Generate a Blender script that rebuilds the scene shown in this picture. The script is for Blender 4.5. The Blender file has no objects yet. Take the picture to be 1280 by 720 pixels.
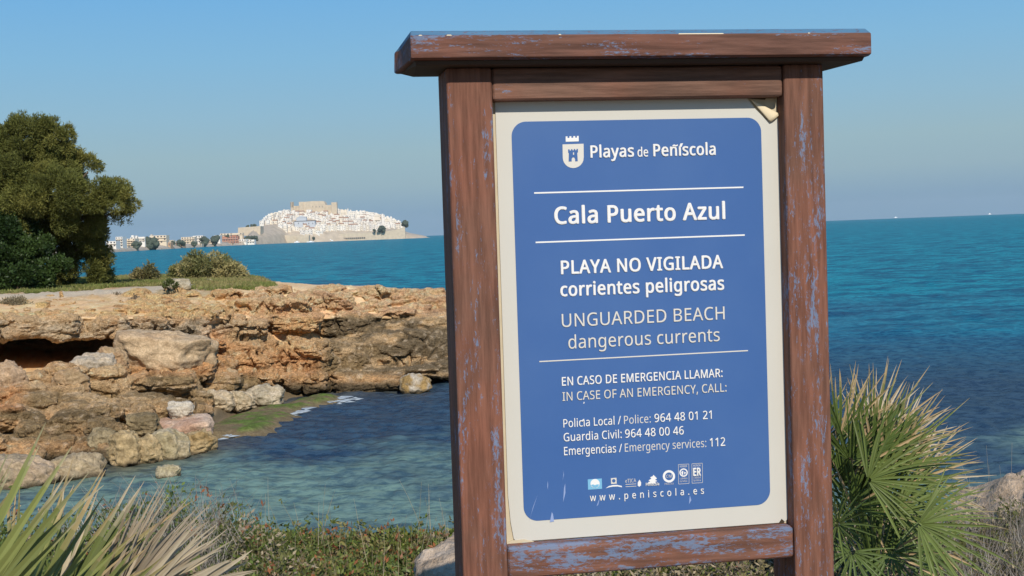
import bpy, bmesh, math, random
import numpy as np
from mathutils import Vector, Matrix

# ------------------------------------------------------------------ camera
scene = bpy.context.scene
R = math.radians
EYE = np.array([0.0, 0.0, 5.0])
FPX = 1680.0
CX = np.array([0.99930666, -0.0015533, -0.03719937])
CY = np.array([-0.03723179, -0.04169067, -0.99843662])   # image down
CF = np.array([0.0, 0.99912936, -0.0417196])
cam_d = bpy.data.cameras.new('camera')
cam_d.sensor_width = 36.0
cam_d.lens = 36.0 * FPX / 1280.0
cam_d.clip_start = 0.05
cam_d.clip_end = 60000.0
cam = bpy.data.objects.new('camera', cam_d)
scene.collection.objects.link(cam)
cam.matrix_world = Matrix(((CX[0], -CY[0], -CF[0], 0.0), (CX[1], -CY[1], -CF[1], 0.0),
                           (CX[2], -CY[2], -CF[2], 5.0), (0, 0, 0, 1)))
scene.camera = cam

# ------------------------------------------------------------------ sky and sun
SUN_EL = 36.0
SUN_AZ = 15.0          # degrees from straight behind the camera towards its right
scene.view_settings.view_transform = 'Standard'
scene.view_settings.look = 'None'
scene.view_settings.exposure = 0.0
scene.view_settings.gamma = 1.0
scene.view_settings.use_curve_mapping = False
sdir = Vector((math.sin(R(SUN_AZ)) * math.cos(R(SUN_EL)), -math.cos(R(SUN_AZ)) * math.cos(R(SUN_EL)), math.sin(R(SUN_EL))))
sun_d = bpy.data.lights.new('sun', 'SUN')
sun_d.energy = 4.3
sun_d.angle = R(0.5)
sun_d.color = (1.0, 0.93, 0.82)
sun = bpy.data.objects.new('sun', sun_d)
scene.collection.objects.link(sun)
sun.rotation_euler = sdir.to_track_quat('Z', 'Y').to_euler()
world = bpy.data.worlds.new('World')
scene.world = world
world.use_nodes = True
wn = world.node_tree
wn.nodes.clear()
w_out = wn.nodes.new('ShaderNodeOutputWorld')
w_bg = wn.nodes.new('ShaderNodeBackground')
w_sky = wn.nodes.new('ShaderNodeTexSky')
w_sky.sky_type = 'NISHITA'
w_sky.sun_disc = False
w_sky.sun_elevation = R(SUN_EL)
w_sky.sun_rotation = math.atan2(sdir.x, sdir.y)
w_sky.air_density = 1.0
w_sky.dust_density = 0.6
w_sky.ozone_density = 2.0
w_sky.altitude = 0
# the clear winter sky of the picture: blue overhead, greyer low down, a bluish band on the horizon
w_tc = wn.nodes.new('ShaderNodeTexCoord')
w_sep = wn.nodes.new('ShaderNodeSeparateXYZ')
w_ramp = wn.nodes.new('ShaderNodeValToRGB')
w_map = wn.nodes.new('ShaderNodeMapRange')
w_map.inputs['From Min'].default_value = 0.0
w_map.inputs['From Max'].default_value = 0.5
wn.links.new(w_tc.outputs['Generated'], w_sep.inputs[0])
wn.links.new(w_sep.outputs['Z'], w_map.inputs['Value'])
wn.links.new(w_map.outputs[0], w_ramp.inputs[0])
def lin(r, g, b):
    f = lambda c: (c / 255.0 / 12.92) if c / 255.0 < 0.04045 else ((c / 255.0 + 0.055) / 1.055) ** 2.4
    return (f(r), f(g), f(b), 1.0)
SKY = [(0.0, (127, 161, 187)), (0.035, (130, 163, 188)), (0.075, (147, 176, 190)), (0.12, (151, 182, 194)), (0.18, (143, 184, 207)), (0.26, (130, 183, 218)), (0.36, (113, 176, 225)), (1.0, (70, 125, 190))]
cr = w_ramp.color_ramp
while len(cr.elements) < len(SKY):
    cr.elements.new(0.5)
for e, (p, c) in zip(cr.elements, SKY):
    e.position = p
    e.color = lin(*c)
w_mix = wn.nodes.new('ShaderNodeMix')
w_mix.data_type = 'RGBA'
w_mix.inputs[0].default_value = 0.96
w_gain = wn.nodes.new('ShaderNodeMix')
w_gain.data_type = 'RGBA'
w_gain.blend_type = 'MULTIPLY'
w_gain.inputs[0].default_value = 1.0
SKY_STR = 0.1
w_gain.inputs[7].default_value = (1 / SKY_STR, 1 / SKY_STR, 1 / SKY_STR, 1)
wn.links.new(w_ramp.outputs[0], w_gain.inputs[6])
wn.links.new(w_sky.outputs[0], w_mix.inputs[6])
wn.links.new(w_gain.outputs[2], w_mix.inputs[7])
wn.links.new(w_mix.outputs[2], w_bg.inputs['Color'])
w_bg.inputs['Strength'].default_value = SKY_STR
wn.links.new(w_bg.outputs[0], w_out.inputs[0])
scene.render.engine = 'CYCLES'
scene.cycles.use_denoising = True
scene.cycles.max_bounces = 6
scene.cycles.transparent_max_bounces = 8
scene.cycles.volume_bounces = 0

# ------------------------------------------------------------------ helpers
rng = np.random.default_rng(7)
random.seed(7)
COL = scene.collection

def ray(x, y):
    d = CX * ((x - 640.0) / FPX) + CY * ((y - 360.0) / FPX) + CF
    return d

def at(x, y, D):
    """the world point seen at photograph pixel (x, y), D metres forward"""
    d = ray(x, y)
    return EYE + d * (D / d[1])

def at_z(x, y, z):
    d = ray(x, y)
    return EYE + d * ((z - EYE[2]) / d[2])

def tag(o, label=None, cat=None, group=None, kind=None):
    if label: o['label'] = label
    if cat: o['category'] = cat
    if group: o['group'] = group
    if kind: o['kind'] = kind
    return o

def empty(name, loc, rz=0.0):
    o = bpy.data.objects.new(name, None)
    o.empty_display_size = 0.1
    o.location = loc
    o.rotation_euler = (0, 0, rz)
    COL.objects.link(o)
    return o

def link(name, me, mat=None, parent=None):
    o = bpy.data.objects.new(name, me)
    if mat is not None:
        for m in (mat if isinstance(mat, (list, tuple)) else [mat]):
            me.materials.append(m)
    COL.objects.link(o)
    if parent is not None:
        o.parent = parent
    return o

def np_mesh(name, verts, faces, colors=None, smooth=False, mat_idx=None):
    """verts (N,3); faces (M,k) of one size, or a list of such arrays; colors per face (M,3)"""
    verts = np.asarray(verts, dtype=np.float32)
    fl = faces if isinstance(faces, list) else [faces]
    fl = [np.asarray(f, dtype=np.int32) for f in fl if len(f)]
    loops = np.concatenate([f.ravel() for f in fl])
    totals = np.concatenate([np.full(len(f), f.shape[1], dtype=np.int32) for f in fl])
    starts = np.concatenate([[0], np.cumsum(totals)[:-1]]).astype(np.int32)
    me = bpy.data.meshes.new(name)
    me.vertices.add(len(verts))
    me.vertices.foreach_set('co', verts.ravel())
    me.loops.add(len(loops))
    me.loops.foreach_set('vertex_index', loops)
    me.polygons.add(len(totals))
    me.polygons.foreach_set('loop_start', starts)
    me.polygons.foreach_set('loop_total', totals)
    if smooth:
        me.polygons.foreach_set('use_smooth', np.ones(len(totals), dtype=bool))
    if mat_idx is not None:
        me.polygons.foreach_set('material_index', np.asarray(mat_idx, dtype=np.int32))
    me.update(calc_edges=True)
    if colors is not None:
        c = np.repeat(np.asarray(colors, dtype=np.float32), totals, axis=0)
        c = np.concatenate([c, np.ones((len(c), 1), np.float32)], axis=1)
        a = me.color_attributes.new('Col', 'FLOAT_COLOR', 'CORNER')
        a.data.foreach_set('color', c.ravel())
    return me

def vcol(me, name, rgb):
    a = me.color_attributes.new(name, 'FLOAT_COLOR', 'POINT')
    c = np.concatenate([np.asarray(rgb, np.float32), np.ones((len(rgb), 1), np.float32)], axis=1)
    a.data.foreach_set('color', c.ravel())

# --- vectorised gradient-like noise
def _hash(ix, iy, iz, s):
    h = (ix.astype(np.int64) * 374761393 + iy.astype(np.int64) * 668265263 + iz.astype(np.int64) * 2147483647 + s * 974634777) & 0xFFFFFFFF
    h = ((h ^ (h >> 13)) * 1274126177) & 0xFFFFFFFF
    h = ((h ^ (h >> 16)) * 2246822519) & 0xFFFFFFFF
    return ((h ^ (h >> 15)) & 0xFFFFFF) / float(0xFFFFFF)

def vnoise(p, s=0):
    i = np.floor(p).astype(np.int64)
    f = p - i
    u = f * f * f * (f * (f * 6 - 15) + 10)
    r = 0
    for dx in (0, 1):
        wx = u[:, 0] if dx else 1 - u[:, 0]
        for dy in (0, 1):
            wy = u[:, 1] if dy else 1 - u[:, 1]
            for dz in (0, 1):
                wz = u[:, 2] if dz else 1 - u[:, 2]
                r = r + wx * wy * wz * _hash(i[:, 0] + dx, i[:, 1] + dy, i[:, 2] + dz, s)
    return r * 2 - 1

def fbm(p, oct=4, s=0, gain=0.5, ridged=False):
    p = np.asarray(p, dtype=np.float64)
    a, r, t = 1.0, 0, 0
    for k in range(oct):
        n = vnoise(p * (2.03 ** k) + 17.3 * k, s + k)
        r = r + a * ((1 - 2 * np.abs(n)) if ridged else n)
        t += a
        a *= gain
    return r / t

def cell_f(p, s=0):
    """F1 and F2-F1 of a worley noise"""
    i = np.floor(p).astype(np.int64)
    f = p - i
    d1 = np.full(len(p), 9.0)
    d2 = np.full(len(p), 9.0)
    for dx in (-1, 0, 1):
        for dy in (-1, 0, 1):
            for dz in (-1, 0, 1):
                c = i + np.array([dx, dy, dz])
                q = np.stack([_hash(c[:, 0], c[:, 1], c[:, 2], s + k) for k in (0, 1, 2)], 1) + np.array([dx, dy, dz])
                d = np.linalg.norm(q - f, axis=1)
                m = d < d1
                d2 = np.where(m, d1, np.minimum(d2, d))
                d1 = np.where(m, d, d1)
    return d1, d2 - d1

class MB:
    """collects simple solids and builds them as one mesh"""
    def __init__(self):
        self.bm = bmesh.new()
    def box(self, x0, y0, z0, x1, y1, z1, mi=0, rz=0.0, piv=None):
        g = bmesh.ops.create_cube(self.bm, size=1.0)
        sx, sy, sz = x1 - x0, y1 - y0, z1 - z0
        c = Vector(((x0 + x1) / 2, (y0 + y1) / 2, (z0 + z1) / 2))
        for v in g['verts']:
            v.co = Vector((v.co.x * sx, v.co.y * sy, v.co.z * sz)) + c
        if rz:
            bmesh.ops.rotate(self.bm, verts=g['verts'], cent=Vector(piv) if piv is not None else c, matrix=Matrix.Rotation(rz, 3, 'Z'))
        for f in {f for v in g['verts'] for f in v.link_faces}:
            f.material_index = mi
        return g['verts']
    def poly(self, pts, y0, y1, mi=0):
        """outline in x,z extruded from y0 to y1"""
        a = [self.bm.verts.new((p[0], y0, p[1])) for p in pts]
        b = [self.bm.verts.new((p[0], y1, p[1])) for p in pts]
        fs = [self.bm.faces.new(a), self.bm.faces.new(b[::-1])]
        n = len(pts)
        for k in range(n):
            fs.append(self.bm.faces.new((a[k], b[k], b[(k + 1) % n], a[(k + 1) % n])))
        for f in fs: f.material_index = mi
        return a + b
    def tube(self, pts, rad, seg=8, mi=0):
        rings = []
        pts = [Vector(p) for p in pts]
        for k, p in enumerate(pts):
            d = (pts[min(k + 1, len(pts) - 1)] - pts[max(k - 1, 0)]).normalized()
            u = d.orthogonal().normalized()
            if rings:
                u = (rings[-1][1] - d * rings[-1][1].dot(d)).normalized()
            w = d.cross(u)
            r = rad[k] if isinstance(rad, (list, tuple)) else rad
            rings.append(([self.bm.verts.new(p + (u * math.cos(a) + w * math.sin(a)) * r) for a in [2 * math.pi * j / seg for j in range(seg)]], u))
        for (a, _), (b, _) in zip(rings, rings[1:]):
            for j in range(seg):
                f = self.bm.faces.new((a[j], a[(j + 1) % seg], b[(j + 1) % seg], b[j]))
                f.smooth = True
                f.material_index = mi
        for ring in (rings[0][0][::-1], rings[-1][0]):
            self.bm.faces.new(ring).material_index = mi
    def build(self, name, mat, parent=None, bevel=0.0, seg=2, loc=None):
        bmesh.ops.recalc_face_normals(self.bm, faces=self.bm.faces)
        if bevel:
            es = [e for e in self.bm.edges if len(e.link_faces) == 2 and e.calc_face_angle() > 0.5]
            bmesh.ops.bevel(self.bm, geom=es, offset=bevel, segments=seg, affect='EDGES', profile=0.6)
        me = bpy.data.meshes.new(name)
        self.bm.to_mesh(me)
        self.bm.free()
        o = link(name, me, mat, parent)
        if loc is not None: o.location = loc
        return o

# ------------------------------------------------------------------ materials
def new_mat(name, rough=0.8, spec=0.3):
    m = bpy.data.materials.new(name)
    m.use_nodes = True
    nt = m.node_tree
    b = nt.nodes['Principled BSDF']
    b.inputs['Roughness'].default_value = rough
    b.inputs['Specular IOR Level'].default_value = spec
    return m, nt, b

class NT:
    def __init__(self, nt):
        self.nt = nt
        self._geo = None
    def n(self, t, **kw):
        o = self.nt.nodes.new(t)
        for k, v in kw.items(): setattr(o, k, v)
        return o
    def l(self, a, b): self.nt.links.new(a, b)
    def pos(self, scale=(1, 1, 1), obj=False):
        if obj:
            src = self.n('ShaderNodeTexCoord').outputs['Object']
        else:
            src = self.n('ShaderNodeNewGeometry').outputs['Position']
        mp = self.n('ShaderNodeMapping')
        mp.inputs['Scale'].default_value = scale
        self.l(src, mp.inputs['Vector'])
        return mp.outputs[0]
    def noise(self, vec, scale, detail=4, rough=0.55, out=0, dist=0.0):
        t = self.n('ShaderNodeTexNoise')
        t.inputs['Scale'].default_value = scale
        t.inputs['Detail'].default_value = detail
        t.inputs['Roughness'].default_value = rough
        t.inputs['Distortion'].default_value = dist
        if vec is not None: self.l(vec, t.inputs['Vector'])
        return t.outputs[out]
    def voro(self, vec, scale, feature='F1', out=0):
        t = self.n('ShaderNodeTexVoronoi', feature=feature)
        t.inputs['Scale'].default_value = scale
        self.l(vec, t.inputs['Vector'])
        return t.outputs[out]
    def ramp(self, fac, a, b):
        """smooth step of fac between a and b"""
        t = self.n('ShaderNodeMapRange', interpolation_type='SMOOTHSTEP')
        t.inputs['From Min'].default_value = a
        t.inputs['From Max'].default_value = b
        self.l(fac, t.inputs['Value'])
        return t.outputs[0]
    def math(self, op, a, b=None):
        t = self.n('ShaderNodeMath', operation=op)
        for k, v in enumerate((a, b)):
            if v is None: continue
            if isinstance(v, (int, float)): t.inputs[k].default_value = v
            else: self.l(v, t.inputs[k])
        return t.outputs[0]
    def mix(self, fac, a, b, mode='MIX'):
        t = self.n('ShaderNodeMix', data_type='RGBA', blend_type=mode)
        if isinstance(fac, (int, float)): t.inputs[0].default_value = fac
        else: self.l(fac, t.inputs[0])
        for k, v in ((6, a), (7, b)):
            if isinstance(v, (tuple, list)): t.inputs[k].default_value = (*v[:3], 1)
            else: self.l(v, t.inputs[k])
        return t.outputs[2]
    def attr(self, name, out='Color'):
        t = self.n('ShaderNodeAttribute', attribute_name=name)
        return t.outputs[out]
    def sep(self, v):
        t = self.n('ShaderNodeSeparateXYZ')
        self.l(v, t.inputs[0])
        return t.outputs
    def bump(self, h, strength, dist, bsdf, prev=None):
        t = self.n('ShaderNodeBump')
        t.inputs['Strength'].default_value = strength
        t.inputs['Distance'].default_value = dist
        self.l(h, t.inputs['Height'])
        if prev is not None: self.l(prev, t.inputs['Normal'])
        if bsdf is not None: self.l(t.outputs[0], bsdf.inputs['Normal'])
        return t.outputs[0]

def plain(name, col, rough=0.8, var=0.15, scale=3.0, spec=0.3, bump=0.0):
    m, nt, b = new_mat(name, rough, spec)
    q = NT(nt)
    p = q.pos(obj=True)
    f = q.noise(p, scale, 5)
    dark = tuple(c * (1 - var) for c in col)
    lite = tuple(min(1, c * (1 + var)) for c in col)
    q.l(q.mix(f, dark, lite), b.inputs['Base Color'])
    if bump: q.bump(q.noise(p, scale * 8, 5), 0.5, bump, b)
    return m

def leaf_mat(name, rough=0.55, trans=0.25, spec=0.25):
    """leaves and blades: colour per leaf from the mesh, some light through"""
    m, nt, b = new_mat(name, rough, spec)
    q = NT(nt)
    c = q.attr('Col')
    q.l(c, b.inputs['Base Color'])
    if trans:
        t = q.n('ShaderNodeBsdfTranslucent')
        q.l(q.mix(0.5, c, (0.5, 0.55, 0.1), 'MULTIPLY') if False else c, t.inputs['Color'])
        x = q.n('ShaderNodeMixShader')
        x.inputs[0].default_value = trans
        q.l(b.outputs[0], x.inputs[1])
        q.l(t.outputs[0], x.inputs[2])
        q.l(x.outputs[0], nt.nodes['Material Output'].inputs['Surface'])
    return m

# ------------------------------------------------------------------ headland: bedrock under everything
COLS = [  # photograph column, then (row, metres) from the plateau rim down the face to the foot
    (-700, [(372, 40), (398, 35), (430, 34), (470, 32), (660, 23)], (66, 3.4)),
    (-200, [(374, 44), (398, 38), (426, 37.5), (465, 36), (618, 27.2)], (68, 3.4)),
    (0, [(372, 45), (397, 38.5), (426, 38), (465, 36.5), (600, 29.5)], (68, 3.4)),
    (150, [(366, 47), (397, 40), (426, 39.5), (470, 37.5), (585, 30.5)], (68, 3.4)),
    (250, [(362, 48), (397, 42), (425, 41.5), (470, 40), (562, 33.0)], (67, 3.35)),
    (300, [(361, 48), (397, 44), (425, 43.4), (470, 42), (520, 38.8)], (64, 3.3)),
    (340, [(360, 48.5), (397, 45), (425, 44.5), (470, 43), (511, 40.5)], (60, 3.2)),
    (420, [(359, 49), (395, 46.5), (430, 46), (462, 44.6), (493, 43.3)], (56, 3.0)),
    (520, [(365, 50.5), (395, 47.8), (430, 46.4), (462, 44.6), (490, 43.3)], (55.5, 2.75)),
    (570, [(376, 51), (397, 49.5), (430, 48.5), (452, 47.7), (472, 47)], (55, 2.3)),
    (660, [(390, 51.5), (405, 50.5), (430, 49.8), (448, 49), (468, 48.2)], (54, 1.9)),
    (740, [(420, 52), (430, 51.5), (440, 51), (452, 50.4), (463, 49.8)], (53, 1.0)),
    (800, [(458, 52.6), (460, 52.3), (464, 51.8), (468, 51.2), (476, 50.6)], (53, -0.3)),
]
def _col_pts(c):
    x, face, (db, zb) = c
    out = []
    def azpt(D, z):
        X = D * ray(x, 300.0)[0] / ray(x, 300.0)[1]
        return np.array([X, D, z])
    out.append(azpt(db + 7, -1.5))
    out.append(azpt(db + 2.0, zb - 0.9))
    out.append(azpt(db, zb))
    for (y, D) in face:
        out.append(at(x, y, D))
    foot = out[-1]
    out.append(np.array([foot[0] * 0.96, foot[1] - 1.3, -0.55]))
    out.append(np.array([foot[0] * 0.88, foot[1] - 4.5, -1.6]))
    return np.array(out)
CTRL = np.array([_col_pts(c) for c in COLS])        # (ncol, nctl, 3)
CX_COL = np.array([c[0] for c in COLS], float)
FACE_XY = np.array([[(0, 0)] * 3 + [(c[0], y) for y, _ in c[1]] + [(c[0], c[1][-1][0] + 40)] * 2 for c in COLS], float)

def col_interp(x, arr):
    return np.stack([np.stack([np.interp(x, CX_COL, arr[:, k, j]) for j in range(arr.shape[2])], -1) for k in range(arr.shape[1])], 1)

FACE_D = np.array([[D for _, D in c[1]] for c in COLS], float)
FACE_Y = np.array([[y for y, _ in c[1]] for c in COLS], float)
def face_D(x, y):
    ys = [np.interp(x, CX_COL, FACE_Y[:, k]) for k in range(5)]
    ds = [np.interp(x, CX_COL, FACE_D[:, k]) for k in range(5)]
    return float(np.interp(y, ys, ds))

# grid
gx = np.concatenate([np.linspace(-700, -80, 70), np.linspace(-78, 800, 440)])
segs = [8, 6, 60, 40, 24, 40, 70, 12, 8]
cc = col_interp(gx, CTRL)                            # (nx, nctl, 3)
rows, rown = [], []
for k, n in enumerate(segs):
    t = np.linspace(0, 1, n, endpoint=(k == len(segs) - 1))[:, None, None]
    rows.append(cc[None, :, k] * (1 - t) + cc[None, :, k + 1] * t)
    rown += [k + v for v in t[:, 0, 0]]
HG = np.concatenate(rows, 0)                         # (rows, nx, 3)
rown = np.array(rown)
P = HG.reshape(-1, 3).copy()
def project(P):
    d = P - EYE
    w = d @ CF
    return 640 + FPX * (d @ CX) / w, 360 + FPX * (d @ CY) / w
fx, fy = project(P)
rr = np.repeat(rown, len(gx))
face_w = np.clip((rr - 3.0) / 0.8, 0, 1) * np.clip((7.4 - rr) / 0.6, 0, 1)
# set the bedrock back a little behind the ledges, and open the cave under the big slab
back = (0.75 + .55 * np.clip((fy - 470) / 15, 0, 1) * np.clip((262 - fx) / 30, 0, 1)) * face_w * np.clip((fy - 398) / 10, 0, 1)
cav = np.clip(1.15 - np.abs((fx - 62) / 98.0) ** 3, 0, 1) * np.clip((fy - 425) / 5, 0, 1) * np.clip((478 - fy) / 14, 0, 1)
back = back + 8.5 * cav
dirn = (P - EYE); dirn[:, 2] *= 0.0; dirn /= np.linalg.norm(dirn, axis=1)[:, None]
P += dirn * back[:, None]
q3 = P * np.array([1, 1, 2.2])
nz = 0.22 * fbm(q3 * 0.7, 4, 11) + 0.12 * fbm(q3 * 2.3, 3, 23, ridged=True)
P -= dirn * (nz * face_w)[:, None]
plat = np.clip((rr - 1.5) / 0.5, 0, 1) * (1 - face_w)
P[:, 2] += plat * (0.10 * fbm(P * 0.35, 3, 5) + 0.035 * fbm(P * 2.5, 3, 6) + (rr > 2.9) * (.10 * fbm(P * 1.6, 4, 7, ridged=True) + .04 * fbm(P * 6, 2, 8)))
nr, nx = len(rown), len(gx)
idx = np.arange(nr * nx).reshape(nr, nx)
F = np.stack([idx[:-1, :-1], idx[:-1, 1:], idx[1:, 1:], idx[1:, :-1]], -1).reshape(-1, 4)[:, ::-1]

PEACH = np.array([.64, .40, .205]); BEIGE = np.array([.55, .40, .235]); GREYB = np.array([.45, .37, .265])
ORANGE = np.array([.55, .30, .145]); OLIVE = np.array([.29, .215, .12]); DARK = np.array([.15, .118, .075]); PALE = np.array([.66, .55, .42])
def rock_color(P):
    """the stains and beds of the limestone, read off the photograph and laid on the rock itself"""
    x, y = project(P)
    n1 = fbm(P * np.array([.55, .55, 1.2]), 4, 41)
    n2 = fbm(P * np.array([1.7, 1.7, 2.6]), 4, 47)
    n3 = fbm(P * 6.0, 3, 53)
    c = BEIGE + (PEACH - BEIGE) * np.clip(0.5 + 1.6 * n1, 0, 1)[:, None]
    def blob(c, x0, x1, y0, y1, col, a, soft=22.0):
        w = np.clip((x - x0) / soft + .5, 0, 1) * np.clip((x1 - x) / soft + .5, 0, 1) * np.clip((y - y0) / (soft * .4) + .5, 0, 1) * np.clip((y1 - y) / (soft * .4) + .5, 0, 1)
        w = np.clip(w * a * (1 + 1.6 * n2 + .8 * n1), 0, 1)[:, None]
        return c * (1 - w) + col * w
    c = blob(c, -900, 175, 398, 428, GREYB, .8)
    c = blob(c, 150, 340, 398, 424, GREYB, .7)
    c = blob(c, 150, 225, 422, 446, GREYB, .8)
    c = blob(c, 160, 340, 440, 475, ORANGE, .4)
    c = blob(c, 255, 345, 412, 440, ORANGE, .5)
    c = blob(c, 335, 415, 438, 470, ORANGE, .55)
    c = blob(c, 255, 580, 356, 396, np.array([.68, .44, .265]), 1.3)
    c = blob(c, -900, 300, 360, 397, PEACH * 1.08, .9)
    c = blob(c, 270, 420, 378, 398, ORANGE * 1.1, .4)
    c = blob(c, 405, 560, 394, 425, OLIVE * 1.45, .8)
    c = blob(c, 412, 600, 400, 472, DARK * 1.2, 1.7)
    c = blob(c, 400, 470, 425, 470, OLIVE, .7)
    c = blob(c, 400, 580, 468, 496, PEACH * .95, .7)
    c = blob(c, 180, 335, 470, 500, OLIVE * 1.05, 1.0)
    c = blob(c, -900, 260, 478, 500, BEIGE * .85, .5)
    c = blob(c, -900, 250, 490, 552, OLIVE * .92, 1.15, 30)
    c = blob(c, -60, 30, 480, 512, ORANGE, .8)
    c = blob(c, -900, 120, 552, 640, PEACH * .95, .7)
    # weathered dark skin, pale chips
    c = c * (1 - (.42 * np.clip((n2 - .10) * 4, 0, 1) * np.clip(.6 + 2 * n1, 0, 1))[:, None])
    c = c + (PALE - c) * (.35 * np.clip((n3 - .26) * 5, 0, 1))[:, None]
    # the band the sea keeps wet
    wet = np.clip((0.50 + .25 * n1 - P[:, 2]) / .22, 0, 1)[:, None]
    c = c * (1 - wet) + DARK * .8 * wet
    return np.clip(np.array([1.36, 1.285, 1.18]) * c * (1 + .20 * n3 + .12 * n2)[:, None], .02, .8)

# ground colours on the plateau: soil, rubble, grass under-colour, worn path
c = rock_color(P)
pn = fbm(P * .5, 4, 61); pn2 = fbm(P * 2.2, 3, 67)
pn3 = fbm(P * 7, 3, 68)
soil = np.array([.54, .37, .215]) + np.clip(pn2, -.5, .6)[:, None] * np.array([.14, .11, .08]) + np.clip(pn3, -.4, .6)[:, None] * np.array([.3, .27, .22])
soil = soil + (np.array([.34, .30, .17]) - soil) * np.clip(.1 + 1.8 * pn, 0, .8)[:, None]
w = ((1 - face_w) * np.clip((330 - fx) / 60, .2, 1))[:, None]
c = c * (1 - w) + soil * w
PATH = np.array([at_z(x, y, 3.4)[:2] for x, y in [(-260, 386), (-60, 377), (60, 370), (140, 365), (190, 359.5), (225, 356), (270, 354.5)]])
def dist_line(p, line):
    d = np.full(len(p), 1e9)
    for a, b in zip(line[:-1], line[1:]):
        ab = b - a
        t = np.clip(((p - a) @ ab) / (ab @ ab), 0, 1)
        d = np.minimum(d, np.linalg.norm(p - (a + t[:, None] * ab), axis=1))
    return d
pd = dist_line(P[:, :2], PATH)
fx2, fy2 = project(P)
grass_w = np.clip((rr - 2.0) * 2, 0, 1) * np.clip((2.62 + .5 * pn - rr) / .18, 0, 1) * np.clip((345 - fx2) / 25, 0, 1)
c = c * (1 - grass_w[:, None]) + np.array([.13, .13, .05]) * grass_w[:, None]
path_w = np.clip((1.7 + .5 * pn2 - pd) / .35, 0, 1) * (1 - face_w)
c = c * (1 - path_w[:, None]) + np.array([.56, .46, .33]) * path_w[:, None]

m_rock, nt, b = new_mat('limestone', 0.92, 0.12)
q = NT(nt)
pos = q.pos()
pz = q.pos((1, 1, 2.4))
colr = q.attr('Rock')
g1 = q.noise(pos, 26, 6, .7)
g2 = q.noise(pz, 7, 6, .65)
colr = q.mix(.85, colr, q.mix(q.ramp(g1, .25, .75), (.50, .47, .44), (1.30, 1.30, 1.30)), 'MULTIPLY')
colr = q.mix(.8, colr, q.mix(q.ramp(g2, .3, .7), (.72, .70, .68), (1.18, 1.18, 1.18)), 'MULTIPLY')
pit = q.voro(pos, 11, 'F1')
q.l(colr, b.inputs['Base Color'])
b1 = q.bump(g2, 1.0, .13, None)
b2 = q.bump(pit, .8, .07, None, b1)
q.bump(g1, 1.0, .05, b, b2)

me = np_mesh('headland', P, F, smooth=True)
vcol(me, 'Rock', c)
m_soil, nt, b = new_mat('headland_soil', .95, .1)
q = NT(nt)
pos = q.pos()
g1 = q.noise(pos, 18, 6, .7)
q.l(q.mix(.8, q.attr('Rock'), q.mix(q.ramp(g1, .25, .75), (.72, .70, .66), (1.25, 1.25, 1.25)), 'MULTIPLY'), b.inputs['Base Color'])
q.bump(g1, .4, .03, b)
headland = link('headland', me, m_soil)
tag(headland, 'low limestone headland with a flat grassy top across the cove', kind='structure')
PLAT = (P.reshape(nr, nx, 3), rown)

# ------------------------------------------------------------------ blocks of rock
def cube_sphere(n):
    """quad sphere: unit directions and faces"""
    vs, fs, seen = [], [], {}
    t = np.tan(np.linspace(-math.pi / 4, math.pi / 4, n + 1))
    def vid(p):
        k = tuple(np.round(p, 6))
        if k not in seen:
            seen[k] = len(vs); vs.append(p)
        return seen[k]
    for ax in range(3):
        for s in (-1, 1):
            g = [[None] * (n + 1) for _ in range(n + 1)]
            for i in range(n + 1):
                for j in range(n + 1):
                    p = np.zeros(3); p[ax] = s; p[(ax + 1) % 3] = t[i]; p[(ax + 2) % 3] = t[j]
                    g[i][j] = vid(p)
            for i in range(n):
                for j in range(n):
                    f = [g[i][j], g[i + 1][j], g[i + 1][j + 1], g[i][j + 1]]
                    fs.append(f if s > 0 else f[::-1])
    v = np.array(vs)
    return v, np.array(fs)
CS = {n: cube_sphere(n) for n in (9, 26)}

def chunk(n, half, seed, boxy=5.0, cuts=7, rough=.10, freq=1.4):
    """an angular weathered block, half sizes in half"""
    v, f = CS[n]
    r = np.random.default_rng(seed)
    p = v / (np.sum(np.abs(v) ** boxy, 1) ** (1 / boxy))[:, None]
    for _ in range(cuts):
        d = r.normal(size=3); d /= np.linalg.norm(d)
        h = r.uniform(.78, 1.15)
        s = p @ d
        p = p - np.clip(s - h, 0, None)[:, None] * d * .95
    half = np.asarray(half, float)
    p = p * half
    L = float(np.cbrt(np.prod(half)))
    o = r.uniform(0, 50, 3)
    nrm = v / np.linalg.norm(v, axis=1)[:, None]
    qs = p / L * np.array([1, 1, 1.5]) + o
    p = p + nrm * (L * rough * (1.2 * fbm(qs * freq, 4, seed) + .9 * fbm(qs * freq * 1.6, 3, seed + 9, ridged=True)))[:, None]
    return p, f

def rot(rx, ry, rz):
    return np.array((Matrix.Rotation(rz, 3, 'Z') @ Matrix.Rotation(ry, 3, 'Y') @ Matrix.Rotation(rx, 3, 'X')))

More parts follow.
